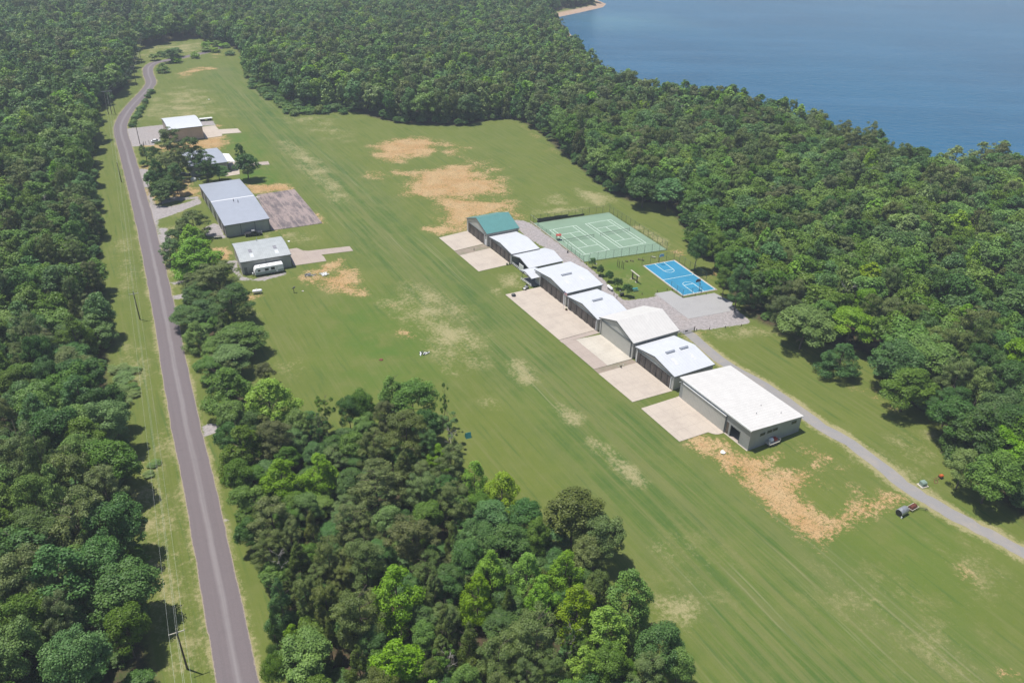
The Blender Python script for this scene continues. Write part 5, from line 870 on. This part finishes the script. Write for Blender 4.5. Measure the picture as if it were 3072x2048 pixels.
T = [
('j',700,560,190,'pine','olive','with a flat layered crown beside the tan hangar',14.5),('j',1010,730,170,'pine','dark','tallest of the group beside the low house',17),('j',1200,900,150,'pine','dark','leaning beside the low house',13),('j',640,920,170,'pine','olive','at the front of the roadside pine group',15),('j',470,780,110,'pine','dark','at the back of the roadside pine group',11),('j',810,850,130,'pine','olive','in the middle of the roadside pine group',14),('j',520,1020,130,'gum','dark','upright dark one at the front of the pines',14),('j',760,1060,130,'pine','dark','dense dark one at the front of the pines',13),('j',450,1100,120,'broad','blue','low at the left of the roadside pine group',9),('j',650,1200,160,'broad','dark','at the foot of the roadside pine group',10),('j',560,1330,110,'broad','dark','lowest in the roadside pine group',7),('j',1380,1000,130,'broad','blue','small between house and long building',7.5),
('j',1780,880,165,'broad','dark','standing alone on the lawn beside the runway',12.5),('j',1700,760,80,'pine','dark','smaller one joined to the lone lawn pine',13),('j',310,690,50,'gum','dark','small by the leaning pole',5),('j',330,880,50,'broad','dark','very small by the road',3),
('u',1060,1080,260,'pine','olive',A,10),('u',900,1250,160,'pine','olive',A,9),('u',700,1400,150,'pine','dark',A,9),('u',1020,1370,250,'gum','bright',A+', brightest',12),('d',1190,150,80,'pine','dark',A,9),
('d',1340,170,135,'gum','bright',A+', tall',13),('d',1500,320,130,'pine','olive',A,12),('d',1590,500,135,'pine','dark',A+', darkest',12),('d',1300,590,105,'broad','blue',A,8),('d',1350,720,80,'gum','mid',A,9),('d',1540,630,75,'cedar','cedar',A,10),('d',1640,750,140,'broad','light',A,10),('d',1480,810,90,'broad','mid',A,8),('d',1740,780,70,'broad','dark',A,7),
('d',1440,960,90,'broad','mid',A,8),('d',1600,890,120,'broad','light',A,9),('d',1820,980,60,'broad','brown',A,7),('d',1560,1080,140,'gum','mid',Bc,13),('d',1600,1280,110,'broad','mid',Bc,11),('d',1850,1170,160,'gum','bright',Bc+', broad one',14),('d',2060,1330,100,'broad','light',Bc,10),('d',1570,1430,95,'broad','blue',Bc,10),('d',1660,1490,130,'gum','mid',Bc,12),('d',1900,1440,110,'pine','brown',Bc,12),('d',1740,1340,90,'broad','dark',Bc,9),('d',2240,1280,80,'sparse','mid',Bc,12),('d',2200,1400,70,'sparse','dark',Bc,11),
('e',50,1250,80,'broad','blue',Bc,11),('e',140,1210,90,'broad','mid',Bc,12),('e',350,1160,110,'gum','mid',Ec,14),('e',490,1170,150,'broad','mid',Ec+', topmost',14),('e',300,1300,80,'pine','brown',Ec,12),('e',450,1410,155,'pine','olive',Ec,13),('e',160,1350,80,'broad','mid',Bc,9),('e',600,1330,100,'broad','dark',Ec,11),('e',710,1210,50,'sparse','mid',Ec,12),('e',740,1370,90,'sparse','blue',Ec,9),('e',100,1490,100,'broad','mid',Cc,10),('e',220,1520,110,'pine','olive',Dc,12),('e',780,1530,60,'cedar','olive',Ec,9),('e',600,1500,90,'pine','dark',Ec,11),
('g',1640,120,110,'broad','mid',Cc,11),('g',1940,150,125,'gum','bright',Cc,12),('g',2200,110,110,'gum','bright',Cc,12),('g',1700,290,110,'broad','mid',Cc,10),('g',1720,520,95,'broad','blue',Cc,9),('g',1880,430,140,'pine','olive',Cc,13),('g',2110,350,90,'broad','light',Cc,10),('g',2150,500,100,'cedar','cedar',Cc,12),('g',2060,720,120,'cedar','cedar',Cc+', pointed',12),('g',1850,640,110,'pine','olive',Cc,11),('g',1930,980,120,'cedar','dark',Cc,13),('g',2110,950,100,'pine','olive',Cc,12),('g',2260,700,110,'pine','olive',Cc,12),('g',2250,1000,120,'pine','olive',Cc,12),('g',2020,1250,70,'gum','bright',Fc,8),('g',2080,1370,180,'broad','mid',Fc,12),('g',2270,1240,80,'cedar','cedar',Fc,10),('g',1890,1200,80,'cedar','dark',Fc,12),('g',1900,1450,90,'broad','mid',Fc,10),('g',2000,560,80,'pine','olive',Cc,11),
('h',240,200,160,'pine','olive',Dc,13),('h',430,90,130,'cedar','cedar',Dc,13),('h',750,50,110,'pine','olive',Ec,12),('h',920,140,85,'gum','bright',Ec,11),('h',1110,230,125,'gum','bright',Ec,11),('h',560,230,120,'pine','olive',Dc,12),('h',780,310,115,'pine','olive',Ec,12),('h',90,470,115,'pine','olive',Dc,12),('h',320,440,105,'broad','light',Dc,9),('h',580,410,110,'broad','mid',Dc,10),('h',500,560,165,'pine','brown',Dc,13),('h',770,540,70,'cedar','cedar',Dc,10),('h',1040,410,130,'broad','blue',Ec,11),('h',1260,400,115,'broad','blue',Ec,11),('h',920,560,130,'broad','blue',Dc,11),('h',1150,600,150,'broad','blue',Dc,12),('h',1350,540,90,'broad','mid',Ec,11),('h',880,690,115,'broad','blue',Dc,11),
('h',1600,370,185,'broad','olive',Ec+', broad oak shape',15),('h',1810,520,140,'broad','olive',Ec+', oak shape',13),('h',1690,640,110,'broad','olive',Ec,10),('h',170,720,135,'pine','olive',Dc,13),('h',380,930,150,'gum','bright',Dc+', tall pointed one',15),('h',640,900,115,'cedar','cedar',Dc,11),('h',1030,800,110,'gum','bright',Dc,13),('h',940,950,105,'gum','bright',Dc,12),('h',1280,800,105,'gum','bright',Dc,13),('h',1550,790,110,'gum','bright',Dc,12),('h',1380,960,110,'gum','bright',Dc,12),('h',1620,1040,130,'gum','bright',Dc,13),('h',1820,1180,145,'gum','bright',Ec,12),('h',1990,960,150,'gum','mid',Ec+', tall at the meadow edge',15),('h',1760,880,90,'broad','olive',Ec,11),
('h',120,1080,170,'pine','olive',Dc,14),('h',720,1150,110,'cedar','cedar',Fc,12),('h',880,1270,125,'cedar','cedar',Fc,12),('h',1340,1230,185,'pine','olive',Fc,14),('h',1150,1010,85,'cedar','cedar',Dc,10),('h',560,1230,90,'broad','mid',Fc,9),('h',390,1430,175,'gum','bright',Fc+', largest',13),('h',1080,1410,165,'pine','olive',Fc,12),('h',700,1450,90,'sparse','mid',Fc,10),('h',1450,1480,115,'pine','olive',Fc,11),('h',1670,1440,110,'gum','bright',Fc,11),('h',1840,1400,130,'broad','mid',Fc,11),('h',2200,1290,150,'broad','dark',Fc+', last at the meadow',12),('h',2110,1500,130,'pine','olive',Fc,11),('h',620,1530,90,'pine','olive',Fc,10),('h',860,1530,100,'broad','mid',Fc,11),('h',120,1430,120,'cedar','cedar',Fc,12),('h',210,1270,90,'broad','dark',Fc,9),('h',1560,1300,60,'sparse','dark',Fc,9),('h',1280,1560,110,'pine','olive',Fc,11),('h',2330,1420,100,'broad','mid',Fc,9),
('x',1150,2080,60,'pine','olive',Fc,12),('x',1300,2110,60,'gum','bright',Fc,12),('x',1500,2100,60,'pine','olive',Fc,12),('x',1700,2100,55,'broad','mid',Fc,12),('x',1900,2100,55,'broad','dark',Fc,11),('x',960,2090,55,'broad','mid',Fc,12),
('b',2085,1300,100,'broad','dark','apart above the tennis court, left one',13),('b',2250,1300,110,'broad','blue','apart above the tennis court, right one',14),('q',1620,260,140,'broad','dark','nearest the blue court in the wood edge',15),('q',1900,280,160,'broad','mid','above the blue court in the wood edge',15),('q',2030,480,150,'broad','mid','overhanging the right side of the blue court',14),('q',2010,700,120,'broad','mid','behind the near end of the blue court',12),('q',2200,800,180,'pine','dark','beside the parking lot in the wood edge',15),
('f',850,650,180,'broad','light','with spreading crown on the grass beside the drive',14),('f',1170,650,140,'broad','bright','brightest one at the drive side wood edge',14),('f',960,600,120,'gum','mid','behind the spreading one by the drive',13),('f',720,560,90,'pine','brown','beside the parking in the wood edge',12),('f',1100,880,110,'gum','dark','at the shaded meadow edge by the drive',10),('f',1560,1080,160,'broad','mid','at the meadow corner right of the drive',13),('f',1500,900,170,'broad','dark','tall in the drive side wood edge',15),('f',1700,850,180,'broad','mid','broad crowned in the drive side wood edge',15),('f',1850,1200,120,'pine','dark','low at the right wood edge',12),('f',1900,1300,160,'broad','blue','above the transformer box',13),('f',2250,1480,160,'broad','bright','bright one at the right frame edge',13),('i',2150,110,170,'broad','mid','lowest at the right frame edge',14),('i',1950,60,110,'broad','light','with low branches above the transformer box',11),('c',1880,1080,90,'gum','light','pale one at the lake shore, left',13),('c',2060,1060,90,'gum','light','pale one at the lake shore, middle',14),('c',2200,1050,80,'gum','light','pale one at the lake shore, right',14),
('a',1170,370,55,'broad','dark','in the bushes where the road bends',9),('a',1200,350,45,'broad','blue','small in the bushes where the road bends',7),('a',1120,460,35,'gum','mid','small beside the road bend',6),('a',1060,385,35,'broad','mid','small in the grass left of the road bend',5),('a',1110,365,30,'broad','mid','smaller in the grass left of the road bend',4),
]
for t in T:
    k, x, y, r_, kd, mt, wh = t[:7]; place(k, x, y, r_, kd, mt, wh, t[7] if len(t) > 7 else None)
for k, x, y, h, lab in (('g',1930,760,9,'bare grey dead tree in the left side of the lower clump'),('h',740,1450,8,'bare pale dead tree at the bottom of the clump'),('h',1600,1290,8,'small dead tree between bright trees at the clump bottom'),('d',545,1540,12,'bare dead crown in the left wood'),('f',1120,520,13,'grey dead branches in the drive side wood'),('e',760,1480,8,'leaning dead tree at the runway edge of the clump')):
    p = at(k, x, y, h*.5); tree(p.x, p.y, 'dead', 'mid', h, h*.3, lab, 'dead trees')
# smaller trees filling the clump and the roadside row
RW = [('u',650,1300),('u',1000,1000),('u',1200,1300),('d',1480,200),('d',1640,420),('d',1740,640),('d',1760,800),('d',1740,900),('d',1640,1000),('d',1460,1000),('d',1400,880),('d',1330,700),('d',1260,560),('d',1280,460),('d',1240,300)]
fillp = []
for pl_, rr_, hh_, wh in ((CL, (2.4, 3.6), (5, 8.5), 'filling the lower clump'), (RW, (2., 3.), (5, 8), 'in the roadside row of trees')):
    W2 = [tuple(at(*p).to_2d()) for p in pl_]; lo_ = np.min(W2, 0); hi_ = np.max(W2, 0); qx, qy = np.meshgrid(np.arange(lo_[0], hi_[0], 4.6), np.arange(lo_[1], hi_[1], 4.6)); Qf = np.stack([qx.ravel(), qy.ravel()], 1)+nr.uniform(-1.3, 1.3, (qx.size, 2)); Qf = Qf[sdist(Qf, W2) > 1.5]
    for x, y in Qf:
        if all(math.hypot(x-a_, y-b_) > c_*.72 for a_, b_, c_ in occupied):
            kd, mt = [('pine', 'olive'), ('cedar', 'cedar'), ('broad', 'mid'), ('broad', 'dark'), ('broad', 'blue'), ('gum', 'bright'), ('gum', 'mid')][nr.choice(7, p=[.26, .16, .2, .22, .1, .02, .04])]
            R_ = nr.uniform(*rr_); occupied.append((x, y, R_)); tree(x, y, kd, mt, nr.uniform(*hh_), R_, f"small {CN[mt]} {KN[kd]} {wh}", 'small trees '+wh)
# young trees in a row
for i, (x, y) in enumerate(((125,575),(238,690),(358,780),(478,880),(613,985))):
    p = at('q', x, y); o = tree(p.x, p.y, 'broad', 'dark', 3.9+.25*i, 1.25+.08*i, ['first and smallest young tree in the row behind the hangars','second young tree in the row behind the hangars','third young tree, in the middle of the row of five','fourth young tree in the row behind the hangars','last young tree in the row, beside the barbecue'][i], 'five young trees in a row behind the hangars')
# shrubs
for i in range(16):
    t = i/15; x = 905+(1045-905)*t; y = 855+(620-855)*t; p = at('a', x+rnd.uniform(-8, 8), y+rnd.uniform(-8, 8), 1.2); tree(p.x, p.y, 'bush', rnd.choice(['dark', 'mid', 'blue']), rnd.uniform(2.5, 4.8), rnd.uniform(1.6, 2.6), 'dark shrub in the hedge along the road bend', 'shrubs in the hedge along the road bend')
for i in range(60):
    t = i/59; a0 = [(1690,500),(1760,590),(1840,650),(1930,700),(1990,770),(2090,765),(2200,755),(2330,750)]; j = min(int(t*7), 6); f_ = t*7-j; x = a0[j][0]*(1-f_)+a0[j+1][0]*f_; y = a0[j][1]*(1-f_)+a0[j+1][1]*f_
    p = at('a', x+rnd.uniform(-12, 35), y-rnd.uniform(-8, 22), 2); tree(p.x, p.y, 'bush', rnd.choice(['light', 'blue', 'mid', 'blue']), rnd.uniform(4, 7), rnd.uniform(2.5, 4), 'pale green shrub along the far right edge of the runway', 'shrubs along the far right edge of the runway')
for x, y in ((1420,300),(1460,270),(1500,290),(1540,300),(1480,330),(1430,325),(1340,370),(1580,350),(1210,400)):
    p = at('a', x, y, 3); tree(p.x, p.y, 'bush', rnd.choice(['mid', 'dark', 'bright']), rnd.uniform(5, 8), rnd.uniform(4, 6), 'dense shrub where the far road meets the wood', 'shrubs at the far end of the road')
for k, x, y, h in (('d',820,960,3.),('d',870,980,2.5),('d',910,1130,2.2),('d',840,1200,2.6),('g',1060,40,1.6),('g',1020,110,1.5),('d',830,1400,2.2),('d',850,1040,3.2),('d',900,1090,2.4),('d',800,1120,3.5),('d',930,970,1.8),('d',860,1150,2.6),('q',290,1060,.0)):
    if h: p = at(k, x, y, 1); tree(p.x, p.y, 'bush', 'light', h, h*1.05, 'light green bramble under the power wires', 'brambles under the power wires')
# ---- forest: jittered grid of trunks, nearest ones individual, the rest one mass
sp = 6.4; gx, gy = np.meshgrid(np.arange(-800, 420, sp), np.arange(50, 1250, sp)); Q = np.stack([gx.ravel(), gy.ravel()], 1); Q[:, 0] += (np.round(Q[:, 1]/sp).astype(int) % 2)*sp/2; Q += nr.uniform(-2.0, 2.0, Q.shape)
s = sdist(Q, [tuple(p) for p in FOR]); Q = Q[s > 0]; s = s[s > 0]
X, Y, Z_ = px(np.c_[Q, np.full(len(Q), 8.)]); keep = (Z_ > 0) & (X > -260) & (X < 3330) & (Y > -260) & (Y < 2400)
for h in HOLES: keep &= sdist(Q, [tuple(p) for p in h]) < 1.0
Q = Q[keep]; s = s[keep]
for (ox, oy, orr) in occupied:
    k_ = np.hypot(Q[:, 0]-ox, Q[:, 1]-oy) > orr*.75+1.2; Q = Q[k_]; s = s[k_]
_, _, Z_ = px(np.c_[Q, np.full(len(Q), 8.)]); order = np.argsort(Z_); Q = Q[order]; s = s[order]
spec_noise = lambda x, y: math.sin(x*.031+1.3)*math.cos(y*.027)+math.sin(x*.011+y*.017)
def species(x, y):
    q = spec_noise(x, y); u = nr.rand()
    pine = .12+.14*(q > .4)+(.12 if x > -60 and y > 330 and y < 440 else 0)
    if u < pine: return 'pine', ('olive' if nr.rand() < .82 else 'brown')
    if u < pine+.05: return 'cedar', 'cedar'
    v = nr.rand()
    return ('gum' if v < .3 else 'broad'), nr.choice(['mid', 'dark', 'blue', 'light', 'bright'], p=[.36, .25, .22, .09, .08])
nb = sum(1 for o in bpy.data.objects if o.name.startswith('broadleaf_tree')); cnt = {'b': nb, 'p': 0, 'c': 0}; rest = []
for (x, y), sd_ in zip(Q, s):
    kd, mt = species(x, y); c = {'pine': 'p', 'cedar': 'c'}.get(kd, 'b'); H = nr.uniform(9.5, 17.5); R = nr.uniform(2.9, 5.6)
    if x > -100 or y > 300: H = 11+(H-9.5)*.7+(3 if x < 30 else 1.5); R *= 1.18
    if kd == 'pine': H *= 1.02; R *= .9
    if kd == 'cedar': H *= .75; R *= .75
    if sd_ < 7 and y < 300: H *= .9
    z0 = 0 if True else 0
    lim = {'b': 300, 'p': 120, 'c': 60}[c]
    if cnt[c] < lim:
        cnt[c] += 1
        zone = 'the wood left of the road' if x < -60 else 'the lake side wood'
        if sd_ < 9: zone = 'the edge of '+zone
        tree(x, y, kd, mt, H, R, f"{'tall' if H > 14 else 'mid sized'} {CN[mt]} {KN[kd]} in {zone}".replace('the edge of the wood left of the road', 'the road edge of the left wood').replace('the wood left of the road', 'the left wood'), 'trees in '+zone.replace('the edge of ', ''))
    else: rest.append((x, y, H, R, kd, mt))
# sources for the mass: crowns of standing trees
def gn_mass(name, pts, srcs, label, cat):
    me = bpy.data.meshes.new(name); me.vertices.add(len(pts)); A_ = np.array([p[:5] for p in pts], float)
    me.vertices.foreach_set('co', np.c_[A_[:, 0], A_[:, 1], A_[:, 2]].ravel())
    sc = np.c_[A_[:, 4]/4.2, A_[:, 4]/4.2, A_[:, 3]/14.]
    a_ = me.attributes.new('scl', 'FLOAT_VECTOR', 'POINT'); a_.data.foreach_set('vector', sc.astype(np.float32).ravel())
    a_ = me.attributes.new('rot', 'FLOAT', 'POINT'); a_.data.foreach_set('value', nr.uniform(0, 6.28, len(pts)).astype(np.float32))
    a_ = me.attributes.new('idx', 'INT', 'POINT'); a_.data.foreach_set('value', np.array([p[5] for p in pts], np.int32))
    o = link(bpy.data.objects.new(name, me)); g = bpy.data.node_groups.new(name, 'GeometryNodeTree'); g.interface.new_socket('Geometry', in_out='INPUT', socket_type='NodeSocketGeometry'); g.interface.new_socket('Geometry', in_out='OUTPUT', socket_type='NodeSocketGeometry')
    N_ = g.nodes; gi = N_.new('NodeGroupInput'); go_ = N_.new('NodeGroupOutput'); last = gi.outputs[0]; outs = []
    def nat(n_, ty): x = N_.new('GeometryNodeInputNamedAttribute'); x.data_type = ty; x.inputs['Name'].default_value = n_; return x.outputs['Attribute']
    comb = N_.new('ShaderNodeCombineXYZ'); g.links.new(nat('rot', 'FLOAT'), comb.inputs[2]); sclo = nat('scl', 'FLOAT_VECTOR'); idx = nat('idx', 'INT'); jn = N_.new('GeometryNodeJoinGeometry')
    for i, so_ in enumerate(srcs):
        oi = N_.new('GeometryNodeObjectInfo'); oi.inputs['Object'].default_value = so_; oi.inputs['As Instance'].default_value = True; oi.transform_space = 'ORIGINAL'
        ip = N_.new('GeometryNodeInstanceOnPoints'); g.links.new(gi.outputs[0], ip.inputs['Points']); g.links.new(oi.outputs['Geometry'], ip.inputs['Instance'])
        cmp = N_.new('FunctionNodeCompare'); cmp.data_type = 'INT'; cmp.operation = 'EQUAL'; g.links.new(idx, cmp.inputs[2]); cmp.inputs[3].default_value = i; g.links.new(cmp.outputs[0], ip.inputs['Selection'])
        g.links.new(comb.outputs[0], ip.inputs['Rotation']); g.links.new(sclo, ip.inputs['Scale']); g.links.new(ip.outputs[0], jn.inputs[0])
    g.links.new(jn.outputs[0], go_.inputs[0]); md = o.modifiers.new('scatter', 'NODES'); md.node_group = g
    return tag(o, label, cat, kind='stuff')
# a few far individual trees carry the coarse crown meshes
far_src = {}; want = [('broad', m_) for m_ in ('mid', 'dark', 'blue', 'light', 'bright')]+[('gum', m_) for m_ in ('mid', 'dark', 'blue', 'light', 'bright')]+[('pine', 'olive'), ('pine', 'brown'), ('cedar', 'cedar')]
for i_ in range(26):
    j_ = nr.randint(60, 1500); r_ = rest[j_ % len(rest)]; tree(r_[0]+2, r_[1]+1, 'dead', 'mid', r_[2]*.95, 3.2, 'bare grey dead tree standing inside the wood', 'dead trees in the woods')
rest2 = []; edgefar = [r for r in rest if math.hypot(r[0], r[1], CAMH) > 430]; near = [r for r in rest if math.hypot(r[0], r[1], CAMH) <= 430]
def grab(lst, lo):
    got = {}; left = []
    for r in lst:
        k_ = (r[4], r[5])
        if len(got.get(k_, [])) < 1: got.setdefault(k_, []).append(r); tree(r[0], r[1], r[4], r[5], r[2], r[3], f"{CN[r[5]]} {KN[r[4]]} far in the {'left' if r[0] < -100 else 'upper middle' if r[0] < 0 else 'lake side'} wood", 'far trees in the woods')
        else: left.append(r)
    return left
near = grab(near, 1); edgefar = grab(edgefar, 2)
def index_of(lst, lods, min_d=0):
    srcs = []; mp = {}
    for (kd, mt, lod, v), c in SRC.items():
        if lod in lods and kd in ('broad', 'gum', 'pine', 'cedar'): mp.setdefault((kd, mt), []).append(len(srcs)); srcs.append(c)
    out = []
    for (x, y, H, R, kd, mt) in lst:
        c = mp.get((kd, mt)) or mp.get(('broad', 'mid')); out.append((x, y, -.0, H, R, c[nr.randint(len(c))]))
    return out, srcs
pn, sn = index_of(near, (1,)); pf_, sf = index_of(edgefar, (2,))
print('forest', cnt, len(near), len(edgefar), len(sn), len(sf))
if pn: gn_mass('woodland', pn, sn, 'dense green woodland filling both sides beyond the nearest trees', 'woodland')
gn_mass('far_forest', pf_, sf, 'hazy far forest covering the upper left up to the lake', 'forest')
# undergrowth
Uq = nr.uniform(0, 1, (30000, 2))*np.array([760, 470])+np.array([-430, 50]); X, Y, Z_ = px(np.c_[Uq, np.full(len(Uq), 3.)]); kk = (Z_ > 0) & (X > -200) & (X < 3270) & (Y < 2350) & (Y > 0); Uq = Uq[kk]
Uq = Uq[(sdist(Uq, [tuple(p) for p in FOR]) > -1.0)]
for h in HOLES[1:]: Uq = Uq[sdist(Uq, [tuple(p) for p in h]) < 0]
Uq = Uq[:5200]; C2 = nr.uniform(0, 1, (2500, 2))*np.array([190, 180])+np.array([-110, 60]); C2 = C2[sdist(C2, [tuple(at(*p).to_2d()) for p in CL]) > .5][:900]
us = [c for (kd, mt, lod, v), c in SRC.items() if kd in ('bush',) or (kd == 'broad' and lod == 1 and mt in ('dark', 'mid', 'blue'))][:8]
up = [(x, y, -.6, nr.uniform(2.5, 6), nr.uniform(1.6, 3.2), nr.randint(len(us))) for x, y in Uq]+[(x, y, -.5, nr.uniform(1.2, 3.5), nr.uniform(1, 2.2), nr.randint(len(us))) for x, y in C2]
gn_mass('undergrowth', up, us, 'low leafy undergrowth below the trees', 'undergrowth')
# ------------------------------------------------------------------ haze
hz = MB().box(-6600, 8600, -6600, 8600, -8, 113).build('haze', bpy.data.materials.new('thin_air_haze')); hm = hz.data.materials[0]; hm.use_nodes = True; t_ = hm.node_tree; t_.nodes.clear()
ou = t_.nodes.new('ShaderNodeOutputMaterial'); pv = t_.nodes.new('ShaderNodeVolumePrincipled'); pv.inputs['Color'].default_value = (.80, .89, 1, 1); pv.inputs['Density'].default_value = .00022; pv.inputs['Anisotropy'].default_value = 0.; t_.links.new(pv.outputs[0], ou.inputs['Volume'])
tag(hz, 'thin bluish haze over the far forest', 'haze', kind='stuff')
